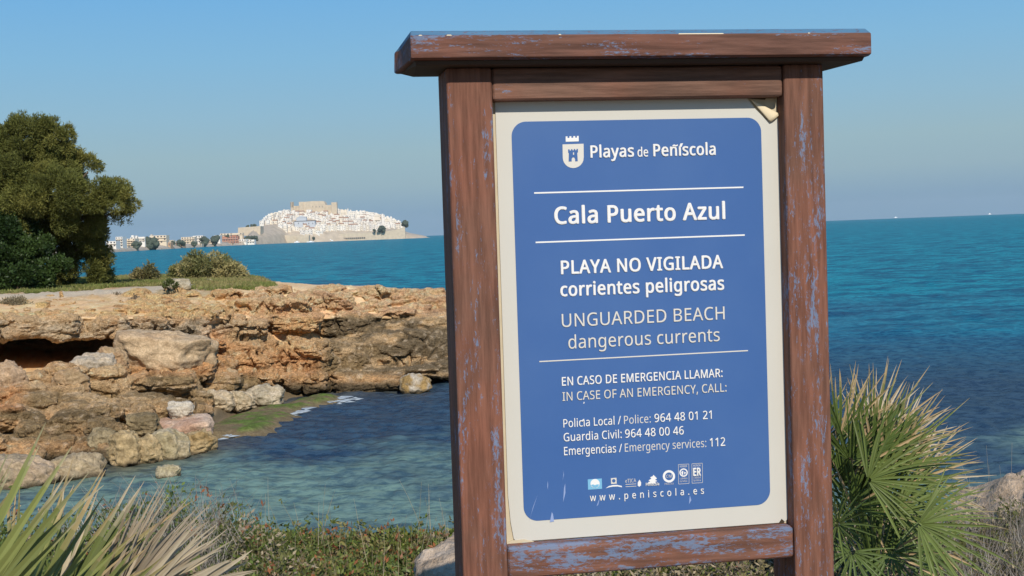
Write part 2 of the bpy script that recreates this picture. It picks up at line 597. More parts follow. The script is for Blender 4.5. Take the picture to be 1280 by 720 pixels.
LEDGES = [  # x0, y0, x1, y1 in the photograph; metres it stands proud; lean in the picture plane (degrees)
    (-250, 396, -150, 428, .4, 0), (-165, 396, -50, 427, .45, 1), (-70, 395, 52, 427, .55, 0), (38, 396, 112, 427, .5, 1), (92, 396, 160, 422, .45, -3), (150, 397, 216, 425, .35, 0),
    (204, 398, 264, 424, .40, 0), (254, 398, 332, 422, .40, 0), (322, 395, 402, 421, .35, 1), (395, 393, 470, 420, .2, 1),
    (152, 421, 265, 462, .95, 7), (160, 448, 268, 473, .75, 4), (224, 424, 272, 452, .5, 5), (258, 424, 330, 450, .30, 4), (268, 438, 338, 468, .45, 3), (238, 450, 292, 472, .5, -4), (300, 420, 345, 440, .3, 0),
    (334, 424, 414, 478, .85, 2), (348, 466, 408, 492, .65, 0), (318, 438, 352, 472, .35, 12), (312, 462, 352, 490, .35, 0), (395, 432, 425, 478, .5, 6),
    (405, 394, 580, 436, .25, 1), (400, 424, 475, 470, .6, 2), (448, 416, 575, 466, .5, 1), (402, 462, 502, 493, .8, 0), (478, 452, 580, 478, .6, -1), (470, 472, 525, 492, .6, 0), (500, 384, 610, 412, .3, 2), (560, 400, 650, 450, .5, 2), (560, 440, 640, 470, .5, 0),
    (262, 364, 306, 386, .5, 0), (284, 376, 390, 400, .85, 2), (340, 369, 396, 386, .45, 1), (386, 366, 442, 395, .75, 2), (424, 361, 492, 378, .45, 0), (434, 377, 492, 393, .45, 0), (484, 362, 530, 387, .75, 3), (516, 369, 572, 388, .75, 3), (394, 357, 432, 369, .3, 0),
    (330, 360, 372, 376, .4, 0), (470, 386, 520, 400, .5, 0), (560, 376, 640, 404, .6, 3),
    (215, 384, 282, 396, .3, 0), (150, 386, 205, 397, .2, 0), (165, 376, 215, 388, .2, 0),
    (22, 464, 78, 488, .5, 0), (60, 455, 110, 502, .55, 4), (104, 458, 156, 496, .55, -3), (138, 464, 246, 496, .85, -1), (196, 468, 252, 500, .85, 2), (238, 466, 300, 490, .6, 0), (288, 462, 348, 487, .6, 1),
    (-40, 486, 62, 512, .5, -4), (8, 490, 72, 516, .6, 0), (40, 477, 112, 502, .6, -8), (60, 490, 142, 520, .7, 0), (134, 496, 172, 521, .35, 0), (154, 492, 226, 527, .6, 6),
    (-30, 505, 62, 542, .7, 3), (52, 503, 112, 537, .6, -5), (98, 500, 152, 538, .7, 5), (138, 504, 192, 532, .5, 0), (184, 498, 238, 524, .5, 0), (236, 486, 268, 506, .4, 0),
    (18, 524, 62, 562, .6, 8), (58, 514, 118, 557, .7, -4), (104, 520, 162, 562, .7, 6), (-10, 548, 62, 592, .5, 0), (48, 543, 102, 578, .5, -6), (90, 548, 147, 592, .6, 3), (150, 526, 200, 552, .5, 0),
    (-110, 470, -30, 500, .6, 0), (-120, 500, -30, 545, .6, 4), (-60, 540, 10, 600, .5, 0), (-150, 545, -60, 610, .5, 0), (-210, 480, -110, 540, .6, 0), (-240, 440, -150, 480, .6, 0), (-260, 540, -150, 620, .6, 0), (-330, 400, -240, 470, .6, 0), (-340, 480, -240, 560, .6, 0), (-330, 570, -240, 650, .6, 0),
    (620, 392, 720, 432, .5, 3), (630, 425, 730, 466, .5, 0), (710, 420, 780, 462, .5, 4),
    (-160, 440, -60, 474, .5, 0), (-80, 452, -8, 478, .45, 0),
]
av, af, off = [], [], 0
rl = np.random.default_rng(21)
def place_block(x0, y0, x1, y1, out, lean, seed, n, depth=None, boxy=5.0, cuts=7, rough=.10, freq=1.4, center=False):
    cx, cy = (x0 + x1) / 2, (y0 + y1) / 2
    D = face_D(cx, cy)
    s = D / FPX
    hw, hh = (x1 - x0) / 2 * s, (y1 - y0) / 2 * s
    hd = depth if depth else max(.9 * hh, min(1.5, .7 * hw + .35))
    c = at(cx, cy, D)
    if not center:
        c = c + np.array([ray(cx, cy)[0], 1, 0]) * (hd - out)
    p, f = chunk(n, (hw * 1.0, hd, hh * .92), seed, boxy, cuts, rough, freq)
    az = -math.atan2(c[0], c[1])
    M = rot(0, R(lean), 0) if center else rot(R(rl.uniform(-8, 3)), R(lean), 0)
    p = p @ M.T
    return p @ rot(0, 0, az + R(rl.uniform(-9, 9))).T, f, c
for k, (x0, y0, x1, y1, out, lean) in enumerate(LEDGES):
    if y0 > 462 and x1 < 275:      # the tumbled lower beds: shrink each block so dark gaps stay between them
        gx_, gy_ = (x1 - x0) * .05, (y1 - y0) * .07
        x0, x1, y0, y1 = x0 + gx_, x1 - gx_, y0 + gy_, y1 - gy_
        out = out + (k * 37 % 10) * .05
    p, f, c0 = place_block(x0, y0, x1, y1, out, lean, 300 + k, 9, rough=.13)
    av.append(p + c0); af.append(f + off); off += len(p)
# rubble packed between the ledges
rb = np.random.default_rng(33)
for k in range(80):
    x = rb.uniform(-220, 330); 
    ylo = 470 if x < 240 else 455
    y = rb.uniform(ylo, np.interp(x, [-220, 0, 150, 240, 330], [600, 590, 575, 535, 500]))
    if -30 < x < 152 and y < 472: continue
    w_ = rb.uniform(9, 30); h_ = w_ * rb.uniform(.5, .9)
    p, f, c0 = place_block(x - w_ / 2, y - h_ / 2, x + w_ / 2, y + h_ / 2, .05, rb.uniform(-20, 20), 700 + k, 9, rough=.12)
    av.append(p + c0); af.append(f + off); off += len(p)
for k in range(150):
    x = rb.uniform(150, 565); y = rb.uniform(366, 400) if rb.random() < .75 else rb.uniform(430, 485)
    w_ = rb.uniform(10, 34); h_ = w_ * rb.uniform(.25, .5)
    p, f, c0 = place_block(x - w_ / 2, y - h_ / 2, x + w_ / 2, y + h_ / 2, .25, rb.uniform(-8, 8), 900 + k, 9, rough=.12)
    av.append(p + c0); af.append(f + off); off += len(p)
for k in range(240):       # rubble lying on the sloping top
    x = rb.uniform(-220, 300); y = rb.uniform(371, 397)
    w_ = rb.uniform(3, 11) * (2.2 if rb.random() < .12 else 1); h_ = w_ * rb.uniform(.35, .65)
    p, f, c0 = place_block(x - w_ / 2, y - h_ / 2, x + w_ / 2, y + h_ / 2, .0, rb.uniform(-15, 15), 1300 + k, 9, depth=w_ * .012, rough=.14, center=True)
    av.append(p + c0); af.append(f + off); off += len(p)
tmp = np_mesh('rock_blocks', np.concatenate(av), np.concatenate(af))
tob = bpy.data.objects.new('rock_blocks', tmp)
COL.objects.link(tob)
rm = tob.modifiers.new('r', 'REMESH')
rm.mode = 'VOXEL'
rm.voxel_size = 0.05
dg = bpy.context.evaluated_depsgraph_get()
dg.update()
me = bpy.data.meshes.new_from_object(tob.evaluated_get(dg))
bpy.data.objects.remove(tob)
me.name = 'cliff_rock'
N = len(me.vertices)
co = np.empty(N * 3, np.float32); me.vertices.foreach_get('co', co); co = co.reshape(-1, 3).astype(float)
no = np.empty(N * 3, np.float32); me.vertices.foreach_get('normal', no); no = no.reshape(-1, 3).astype(float)
qz = co * np.array([.8, .8, 2.8])
f1, f21 = cell_f(co * np.array([1.1, 1.1, 1.9]) + .25 * np.stack([fbm(co * 1.5, 2, s) for s in (1, 2, 3)], 1), 5)
disp = .09 * fbm(qz * .9, 4, 71) + .055 * fbm(qz * 2.2, 4, 77, ridged=True) + .055 * fbm(co * 6, 3, 79, gain=.6)
cb, cb2 = cell_f(qz * 2.6 + .3 * np.stack([fbm(co * 3, 2, s) for s in (4, 5, 6)], 1), 25)
disp += .05 * np.clip(.5 - cb, -.4, .5)
disp -= .075 * np.clip(1 - cb2 / .09, 0, 1) * np.clip(.5 + 2 * fbm(co * .9, 2, 84), 0, 1)
disp -= .30 * np.clip(1 - f21 / .10, 0, 1) * np.clip(.4 + 2.2 * fbm(co * .6, 2, 83), 0, 1)
p1, _ = cell_f(qz * 3.2, 15)
disp -= .10 * np.clip(1 - p1 / .42, 0, 1) * np.clip(.3 + 2.5 * fbm(co * .8, 2, 87), 0, 1)
zz = (co[:, 2] + .35 * fbm(co * np.array([.35, .35, .2]), 3, 141) + .05 * fbm(co * 2.5, 2, 143)) / .36
sw = np.abs((zz % 1.0) - .5) * 2
edge = np.clip((sw - .72) / .22, 0, 1) * np.clip(.55 + 1.8 * fbm(co * np.array([.5, .5, 2]), 2, 145), 0, 1)
disp -= .15 * edge * np.clip(1.25 - np.abs(no[:, 2]), 0, 1)
disp += .05 * (_hash(np.floor(zz).astype(np.int64), np.floor(co[:, 0] * .8 + .4 * np.floor(zz)).astype(np.int64), np.zeros(N, np.int64), 7) - .5)
co = co + no * disp[:, None]
me.vertices.foreach_set('co', co.astype(np.float32).ravel())
me.polygons.foreach_set('use_smooth', np.zeros(len(me.polygons), bool))
me.update()
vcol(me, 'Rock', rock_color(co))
cliff = link('cliff_rock', me, m_rock)
tag(cliff, 'layered orange and grey limestone ledges along the edge of the cove', kind='structure')

# ------------------------------------------------------------------ sea
COAST = np.array([CTRL[k, 7, :2] for k in range(len(COLS))])
dens = np.concatenate([np.linspace(-180, -31, 50), np.linspace(-30, 30, 560), np.linspace(31, 179.5, 50)])
az = np.radians(dens)
rad = np.concatenate([np.linspace(6.5, 20, 36, endpoint=False), np.linspace(20, 62, 330, endpoint=False), np.geomspace(62, 8600, 330)])
AZ, RA = np.meshgrid(az, rad)
SX, SY = RA * np.sin(AZ), RA * np.cos(AZ)
sp = np.stack([SX.ravel(), SY.ravel(), np.zeros(SX.size)], 1)
h = np.zeros(len(sp))
rw = np.random.default_rng(3)
ra = RA.ravel()
for k in range(34):
    lam = rw.uniform(.35, 1.0) if k < 16 else rw.uniform(1.0, 4.5)
    th = R(68) + rw.normal() * .55
    kx, ky = math.cos(th) * 2 * math.pi / lam, math.sin(th) * 2 * math.pi / lam
    amp = (.0095 if lam < 1 else .0030) * lam ** .8 * rw.uniform(.5, 1.2)
    fade = np.clip((150 * lam - ra) / (60 * lam), 0, 1)
    ph = kx * sp[:, 0] + ky * sp[:, 1] + rw.uniform(0, 6.28) + 1.4 * fbm(sp * .25, 2, k)
    h += amp * fade * (1.0 + .9 * np.clip((ra - 45) / 60, 0, 1)) * (np.sin(ph) + .25 * np.sin(2 * ph))
sp[:, 2] = h
# the water's own colour: shallows, weed beds, deep water
cd = dist_line(sp[:, :2], COAST)
n1 = fbm(sp * np.array([.22, .30, 1]), 4, 91)
n2 = fbm(sp * np.array([.9, 1.3, 1]), 3, 93)
n3 = fbm(sp * np.array([.02, .03, 1]), 4, 95)
n4 = fbm(sp * np.array([.004, .0052, 1]), 4, 97)
TEAL = np.array([.145, .225, .175]); WEED = np.array([.034, .060, .085]); DEEP = np.array([.018, .125, .195]); FAR = np.array([.006, .195, .255]); BROWN = np.array([.10, .085, .055])
px_, py_ = project(sp + np.array([0, 0, 0]))
cove = np.clip((62 - ra) / 20, 0, 1)[:, None]
teal = np.clip(.5 + (30.0 - sp[:, 1]) / 5 + 1.9 * n1 + .5 * n2, 0, 1)[:, None]
ccol = WEED * (1 - teal) + TEAL * teal
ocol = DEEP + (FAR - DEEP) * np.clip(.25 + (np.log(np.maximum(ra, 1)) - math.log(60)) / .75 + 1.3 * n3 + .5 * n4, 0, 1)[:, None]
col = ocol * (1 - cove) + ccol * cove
shal = np.clip((2.0 + 1.2 * n1 - cd) / 2.4, 0, 1)[:, None] * .85
left = np.clip((-2.0 - sp[:, 0]) / 3, 0, 1)[:, None]
col = col * (1 - shal * left) + BROWN * shal * left
gi = np.arange(len(rad) * len(az)).reshape(len(rad), len(az))
F = np.stack([gi[:-1, :-1], gi[:-1, 1:], gi[1:, 1:], gi[1:, :-1]], -1).reshape(-1, 4)[:, ::-1]
F2 = np.stack([gi[:-1, -1], gi[:-1, 0], gi[1:, 0], gi[1:, -1]], -1)[:, ::-1]
me = np_mesh('sea', sp, np.concatenate([F, F2]), smooth=True)
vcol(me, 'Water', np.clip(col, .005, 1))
m_sea, nt, b = new_mat('sea_water', 0.5, 0.0)
q = NT(nt)
cw = q.attr('Water')
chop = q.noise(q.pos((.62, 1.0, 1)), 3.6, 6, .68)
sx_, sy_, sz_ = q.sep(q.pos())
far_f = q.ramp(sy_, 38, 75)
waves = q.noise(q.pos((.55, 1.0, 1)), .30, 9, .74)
cw2 = q.mix(q.ramp(chop, .36, .60), q.mix(1, cw, (.52, .58, .70), 'MULTIPLY'), q.mix(1, cw, (1.32, 1.28, 1.22), 'MULTIPLY'))  # light and dark of the ripples painted into the water colour
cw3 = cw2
cw2 = q.mix(q.ramp(waves, .42, .57), q.mix(1, cw2, (.45, .52, .66), 'MULTIPLY'), q.mix(1, cw2, (1.36, 1.28, 1.2), 'MULTIPLY'))  # bright and dark bands of the larger waves, painted in too
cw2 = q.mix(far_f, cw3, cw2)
b1 = q.bump(q.math('MULTIPLY', waves, far_f), .7, .35, None)
b2 = q.bump(chop, .8, .09, None, b1)
nrm = q.bump(q.noise(q.pos((.7, 1, 1)), 7.0, 3, .55), .5, .025, None, b2)
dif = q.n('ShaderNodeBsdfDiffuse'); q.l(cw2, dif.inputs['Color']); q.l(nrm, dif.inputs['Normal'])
gls = q.n('ShaderNodeBsdfGlossy'); gls.inputs['Roughness'].default_value = .12; q.l(nrm, gls.inputs['Normal'])
fr = q.n('ShaderNodeFresnel'); fr.inputs['IOR'].default_value = 1.33; q.l(nrm, fr.inputs['Normal'])
mxs = q.n('ShaderNodeMixShader')
# a rough sea never mirrors as fully as flat water: its slopes keep the grazing reflection low
q.l(q.math('MINIMUM', fr.outputs[0], .17), mxs.inputs[0])
q.l(dif.outputs[0], mxs.inputs[1]); q.l(gls.outputs[0], mxs.inputs[2])
q.l(mxs.outputs[0], nt.nodes['Material Output'].inputs['Surface'])
sea = link('sea', me, m_sea)
tag(sea, 'blue green sea', kind='structure')

# ------------------------------------------------------------------ the sign
SU = np.array([0.98411037, 0.1774939, -0.00476319]); SU /= np.linalg.norm(SU)
SW = np.array([0.00769338, 0.00131164, 0.99996955]); SW -= SU * (SW @ SU); SW /= np.linalg.norm(SW)
SN = np.cross(SW, SU)                      # away from the camera
SO = np.array([0.01340306, 3.08367861, 5.25094454])   # top left corner of the blue field
GZ = 3.32
base = SO + SU * 0.30
base = base + SW * ((GZ - base[2]) / SW[2])
def sg(x, y, off=0.0):
    """sign coordinates (right, up) of photograph pixel on a plane off metres behind the print"""
    d = ray(x, y)
    t = ((SO + SN * off - EYE) @ SN) / (d @ SN)
    p = EYE + d * t - base
    return float(p @ SU), float(p @ SW)

def wood_mat(name, along, blue, cap_z=None, col=(.165, .084, .058), stretch=14.0):
    """brown stain over old blue paint that shows along the grain"""
    m, nt, b = new_mat(name, .75, .18)
    q = NT(nt)
    s = [stretch, stretch, stretch]; s['xyz'.index(along)] = 1.0
    grain = q.noise(q.pos(s, True), 5.0, 6, .65)
    s2 = [3.2, 3.2, 3.2]; s2['xyz'.index(along)] = 1.0
    fleck = q.noise(q.pos(s2, True), 55.0, 8, .78, dist=.4)
    patch = q.noise(q.pos(obj=True), 3.4, 4, .6)
    s3 = [5, 5, 5]; s3['xyz'.index(along)] = .6
    streak = q.noise(q.pos(s3, True), 8.0, 4, .6)
    c = q.mix(q.ramp(grain, .3, .72), tuple(v * .62 for v in col), tuple(v * 1.28 for v in col))
    c = q.mix(q.ramp(patch, .35, .7), c, q.mix(1, c, (1.25, 1.0, .92), 'MULTIPLY'))
    f = q.math('ADD', fleck, q.math('MULTIPLY', q.math('SUBTRACT', patch, .5), .55))
    f = q.math('ADD', f, q.math('MULTIPLY', q.math('SUBTRACT', streak, .5), .7))
    lo = .675 - blue * .15
    bl = q.ramp(f, lo, lo + .11)
    if cap_z is not None:
        zz = q.sep(q.pos(obj=True))[2]
        top_w = q.math('MULTIPLY', q.ramp(zz, cap_z, cap_z + .0015), q.ramp(fleck, .36, .46))
        bl = q.math('MAXIMUM', bl, top_w)
    blue_c = q.mix(grain, (.09, .16, .29), (.20, .28, .40))
    if cap_z is not None:
        blue_c = q.mix(top_w, blue_c, q.mix(grain, (.045, .17, .30), (.10, .27, .40)))
    c = q.mix(q.math('MULTIPLY', bl, .8), c, blue_c)
    q.l(c, b.inputs['Base Color'])
    b1 = q.bump(grain, .35, .004, None)
    q.bump(f, .35, .0025, b, b1)
    return m
w_post = wood_mat('stained_wood_upright', 'z', .42)
w_post2 = wood_mat('stained_wood_upright_worn', 'z', .72)
w_rail = wood_mat('stained_wood_rail', 'x', .12, None, (.175, .098, .070))
w_rail2 = wood_mat('stained_wood_rail_worn', 'x', 1.05)
w_dark = plain('dark_wood', (.055, .035, .024), .8, .3, 12)
m_bluep = plain('blue_paint_remains', (.07, .20, .34), .7, .5, 40)
m_cream = plain('cream_vinyl', (.575, .555, .495), .38, .04, 6, .4)
m_back = plain('vinyl_back', (.74, .62, .42), .6, .12, 14)
m_board = plain('board_core', (.55, .47, .33), .8, .2, 20)
m_grime = plain('grime', (.05, .035, .02), .9, .3, 20)
m_white = plain('white_print', (.78, .77, .75), .42, .03, 4, .4)
m_grey = plain('pale_grey_print', (.65, .62, .56), .42, .03, 4, .4)
m_cyan = plain('light_blue_print', (.19, .45, .64), .42, .03, 4, .4)
m_scr = plain('scuff', (.26, .34, .56), .6, .2, 30)
m, nt, b = new_mat('blue_print', .40, .4)
q = NT(nt)
fd = q.noise(q.pos(obj=True), 2.4, 4, .6)
q.l(q.mix(q.ramp(fd, .3, .75), (.043, .116, .315), (.057, .134, .33)), b.inputs['Base Color'])
q.bump(q.noise(q.pos((1, 1, .25), True), 3.0, 3, .5), .12, .004, b)
m_blue = m

sign = empty('information_sign', base)
sign.matrix_world = Matrix(((SU[0], SN[0], SW[0], base[0]), (SU[1], SN[1], SW[1], base[1]), (SU[2], SN[2], SW[2], base[2]), (0, 0, 0, 1)))
tag(sign, 'blue beach notice in a brown wooden frame with flaking paint, in front of the cove', 'sign')

PF = -0.042            # front of the posts
PB = 0.105             # back of the posts
def post(xl_t, xr_t, xl_b, xr_b, mat, top):
    l0, _ = sg(xl_t, 180, PF); r0, _ = sg(xr_t, 180, PF)
    l1, _ = sg(xl_b, 690, PF); r1, _ = sg(xr_b, 690, PF)
    l, r = (l0 + l1) / 2, (r0 + r1) / 2
    mb = MB()
    mb.box(l, PF, -0.35, r, PB, top)
    return mb.build('post', mat, sign, .007, 3), l, r
_, capz = sg(800, 82, PF)
p1, l1_, r1_ = post(562.3, 618.2, 576.8, 634.0, w_post, capz)
p2, l2_, r2_ = post(982.6, 1031.0, 993.4, 1043.0, w_post2, capz)

# panel: backing board, cream sheet with rounded blue print, lettering
xl, _ = sg(619.5, 300, 0); xr, _ = sg(979, 300, 0)
_, zt = sg(800, 122, 0); _, zb = sg(800, 668.5, 0)
il, ir = r1_ + .0005, l2_ - .0005
mb = MB(); mb.box(il, .004, zb + .001, ir, .020, zt + .03)
board = mb.build('panel', m_board, sign)
def flat(name, pts, y0, y1, mat, parent):
    mb = MB(); mb.poly(pts, y0, y1); return mb.build(name, mat, parent)
cl, _ = sg(620, 160, 0); cr_, _ = sg(977.2, 160, 0)
# the sheet has lost its top right corner and lifts at the bottom corners
c1 = sg(934, 123, 0); c2 = sg(972, 156, 0)
cbl = sg(636, 677, 0); cbr = sg(985, 656, 0); cbl2 = sg(640, 655, 0)
zbs = (cbl[1] + cbr[1]) / 2
sh = [(cl, zt + .02), (c1[0], zt + .02), (c1[0], c1[1]), sg(945, 137, 0), sg(957, 149, 0), sg(963, 152.5, 0), sg(970, 148.5, 0), sg(974, 146, 0), (cr_, sg(977, 147, 0)[1]), (cr_, zbs + .035), (cr_ - .006, zbs + .012), (cr_ - .018, zbs + .002), (cl + .05, zbs + .003), (cl + .022, zbs + .001), (cl + .010, zbs + .010), (cl + .004, zbs + .05), (cl, zbs + .11)]
flat('sheet', sh, 0.0, .0035, m_cream, board)
# the curled corner, showing the back of the vinyl
def curl(name, tri, lift, mat):
    a, b_, c = [np.array(t) for t in tri]
    n = 10; vs = []; fs = []
    for i in range(n + 1):
        for j in range(n + 1 - i):
            u, v = i / n, j / n
            p = a * (1 - u - v) + b_ * u + c * v
            w = u * v * 4 + .25 * (1 - abs(1 - u - v - .3))
            vs.append((p[0], -.003 - lift * w, p[1]))
    k = lambda i, j: sum(n + 1 - t for t in range(i)) + j
    for i in range(n):
        for j in range(n - i):
            fs.append((k(i, j), k(i + 1, j), k(i, j + 1)))
            if i + j < n - 1: fs.append((k(i + 1, j), k(i + 1, j + 1), k(i, j + 1)))
    me = np_mesh(name, vs, np.array(fs), smooth=True)
    o = link(name, me, mat, board)
    s = o.modifiers.new('t', 'SOLIDIFY'); s.thickness = .0012
    return o
curl('curled_corner', (sg(937, 124, 0), sg(974, 143, 0), sg(962, 153, 0)), .005, m_back)
mb = MB(); mb.poly([sg(929, 122.6, 0), sg(940, 123.5, 0), sg(956, 124.6, 0), sg(958, 121.5, 0), sg(944, 119, 0), sg(930, 120, 0)], -.0012, .001); mb.build('corner_stain', m_grime, board)
mb = MB(); mb.poly([sg(633.5, 678.5, 0), sg(640, 675.5, 0), sg(655, 674, 0), sg(667, 676.5, 0), sg(668, 679, 0), sg(634, 683, 0)], -.001, .002); mb.build('corner_stain', m_board, board)
mb = MB(); mb.poly([sg(972.5, 655, 0), sg(977, 648.5, 0), sg(980.5, 651.5, 0), sg(979, 656, 0)], -.001, .001); mb.build('corner_stain', m_grime, board)
# blue field with rounded corners
bl, bt = sg(639.6, 152.3); br, bt2 = sg(951.6, 146.8); bl2, bb = sg(654.3, 652.1); br2, bb2 = sg(962.2, 630.1)
x0, x1, z1, z0 = (bl + bl2) / 2, (br + br2) / 2, (bt + bt2) / 2, (bb + bb2) / 2
rad_ = .034
pts = []
for cx_, cz_, a0 in ((x1 - rad_, z1 - rad_, 0), (x0 + rad_, z1 - rad_, 90), (x0 + rad_, z0 + rad_, 180), (x1 - rad_, z0 + rad_, 270)):
    for k in range(13):
        a = R(a0 + 90 * k / 12); pts.append((cx_ + rad_ * math.cos(a), cz_ + rad_ * math.sin(a)))
flat('blue_field', pts, -.0008, .0005, m_blue, board)

TY = -.0012
FONT = None
try:      # the humanist sans that ships with Blender, close to the sign's lettering
    import os
    FONT = bpy.data.fonts.load(os.path.join(bpy.utils.system_resource('DATAFILES'), 'fonts', 'NotoSansMath-Regular.woff2'))
except Exception:
    FONT = None
CAPH = .4795 if FONT else .682
def text(body, xl, yl, xr, yr, cap, mat, bold=0.0, spacing=1.0, name='lettering', marks=(), undot=()):
    """a line of lettering between two photograph pixels on its base line, cap height in pixels"""
    a = sg(xl, yl); b_ = sg(xr, yr)
    cu = bpy.data.curves.new('t', 'FONT')
    cu.body = body if FONT else body.replace('n\u0303', '\u00f1')
    if FONT: cu.font = FONT
    cu.size = 1.0; cu.space_character = spacing + .02 + bold * 1.0; cu.resolution_u = 4
    o = bpy.data.objects.new('t', cu); COL.objects.link(o)
    dg = bpy.context.evaluated_depsgraph_get()
    me = bpy.data.meshes.new_from_object(o.evaluated_get(dg))
    bpy.data.objects.remove(o)
    n = len(me.vertices)
    v = np.empty(n * 3, np.float32); me.vertices.foreach_get('co', v); v = v.reshape(-1, 3)
    me.calc_loop_triangles()
    tri = np.array([t.vertices[:] for t in me.loop_triangles], np.int32)
    bpy.data.meshes.remove(me)
    ax, bx = v[:, 0].min(), v[:, 0].max()
    m_px = sg(xl, yl - 10)[1] - a[1]
    zs = cap * m_px / 10 / CAPH
    d = bold * .62 * zs * CAPH / .4795
    sx = (b_[0] - a[0] - 2 * d) / (bx - ax)
    w = np.zeros_like(v)
    w[:, 0] = a[0] + d + (v[:, 0] - ax) * sx
    w[:, 2] = a[1] + v[:, 1] * zs + (v[:, 0] - ax) / (bx - ax) * (b_[1] - a[1])
    lab = np.arange(n)               # glyphs that touch lie a hair apart
    while True:
        m_ = lab[tri].min(1)
        new = lab.copy()
        for k in range(3): np.minimum.at(new, tri[:, k], m_)
        if (new == lab).all(): break
        lab = new
    order = {g: k for k, g in enumerate(sorted(set(lab.tolist()), key=lambda g: v[lab == g, 0].min()))}
    par = np.array([order[g] % 2 for g in lab.tolist()]) * .00011
    dots = sorted([g for g in set(lab.tolist()) if v[lab == g, 1].min() > CAPH * .8], key=lambda g: v[lab == g, 0].min())
    for k in undot:
        tri = tri[lab[tri[:, 0]] != dots[k]]
    vs, fs = [], []
    offs = [(0, 0)]
    if d > 0: offs += [(math.cos(k * math.pi / 4) * d, math.sin(k * math.pi / 4) * d * .8) for k in range(8)]
    if bold > .02: offs += [(d * .5, 0), (-d * .5, 0)]
    jit = np.repeat((np.arange(len(tri)) % 3) * .00004, 3)      # no two faces of the print in one plane
    for k, (dx, dz) in enumerate(offs):      # heavier strokes: the print laid down again a hair to the side
        q_ = w[tri.ravel()].copy(); q_[:, 0] += dx; q_[:, 2] += dz; q_[:, 1] = TY - k * .0002 - par[tri.ravel()] - jit
        vs.append(q_); fs.append(np.arange(len(tri) * 3).reshape(-1, 3) + len(tri) * 3 * k)
    for pts in marks:
        pz_ = np.array([(p[0], TY - .0026, p[1]) for p in [sg(*p) for p in pts]])
        o_ = sum(len(x) for x in vs)
        vs.append(pz_); fs.append(np.array([(o_, o_ + k, o_ + k + 1) for k in range(1, len(pts) - 1)]))
    return link(name, np_mesh(name, np.concatenate(vs), np.concatenate(fs)), mat, board)
W, G = m_white, m_grey
TILDE1 = [(839.8, 183.4), (840.3, 181.3), (842.2, 180.7), (841.9, 182.5)]
TILDE2 = [(841.9, 182.5), (842.2, 180.7), (844.6, 181.6), (844.4, 183.3)]
TILDE3 = [(844.4, 183.3), (844.6, 181.6), (846.5, 180.5), (846.7, 182.3)]
ACUTE1 = [(848.4, 183.8), (850.0, 179.4), (853.2, 179.2), (851.2, 183.8)]
ACUTE2 = [(726.6, 526.6), (728.2, 523.6), (730.2, 523.4), (728.2, 526.5)]
text('Playas', 737.8, 197.0, 792.4, 195.6, 14.6, W, .034)
text('de', 796.6, 195.8, 810, 195.5, 11.3, W, .018)
text('Peniscola', 816.3, 195.2, 894.4, 193.3, 14.6, W, .034, marks=(ACUTE1, TILDE1, TILDE2, TILDE3), undot=(0,))
text('Cala Puerto Azul', 692.8, 279.8, 906.5, 273.2, 20.6, W, .036)
text('PLAYA NO VIGILADA', 701, 342.5, 903.7, 334.8, 16.2, W, .033)
text('corrientes peligrosas', 700.3, 370.2, 905, 361.8, 16.4, W, .032)
text('UNGUARDED BEACH', 702.2, 408.8, 905.4, 398.9, 16.3, G, .002)
text('dangerous currents', 710.4, 435.8, 899.3, 426.1, 16.4, G, .002)
text('EN CASO DE EMERGENCIA LLAMAR:', 702.2, 482, 902.9, 470.9, 10.5, W, .016)
text('IN CASE OF AN EMERGENCY, CALL:', 702.9, 501, 907.8, 489.2, 10.7, G, .004)
text('Policia Local /', 704, 534.2, 776, 530, 10.2, W, .006, marks=(ACUTE2,), undot=(1,))
text('Police:', 780, 530, 813.3, 528, 10.2, G, .0)
text('964 48 01 21', 817.8, 527.6, 889.3, 523.1, 10.2, W, .008)
text('Guardia Civil:', 704.4, 551.6, 776.9, 547.2, 10.2, W, .006)
text('964 48 00 46', 781.1, 547, 854.4, 542.7, 10.2, W, .008)
text('Emergencias /', 704.9, 568.9, 777.3, 564.8, 10.2, W, .006)
text('Emergency services:', 781, 564.6, 882.7, 558.5, 10.2, G, .0)
text('112', 887, 558.1, 906.2, 556.9, 10.4, W, .008)
text('www.peniscola.es', 737.2, 626.3, 879.6, 616.9, 8.6, W, .010, 1.55)
def rule(xa, ya, xb, yb, t, mat):
    a, b_ = sg(xa, ya), sg(xb, yb)
    flat('divider_line', [(a[0], a[1] - t), (b_[0], b_[1] - t), (b_[0], b_[1] + t), (a[0], a[1] + t)], TY - .0003, TY + .0003, mat, board)
rule(667.5, 241.3, 929, 234.1, .0017, W)
rule(669.4, 303, 930.7, 293.8, .0017, W)
rule(674, 451.9, 934.7, 438.2, .0013, G)
rp = lambda pts: [sg(*p) for p in pts]
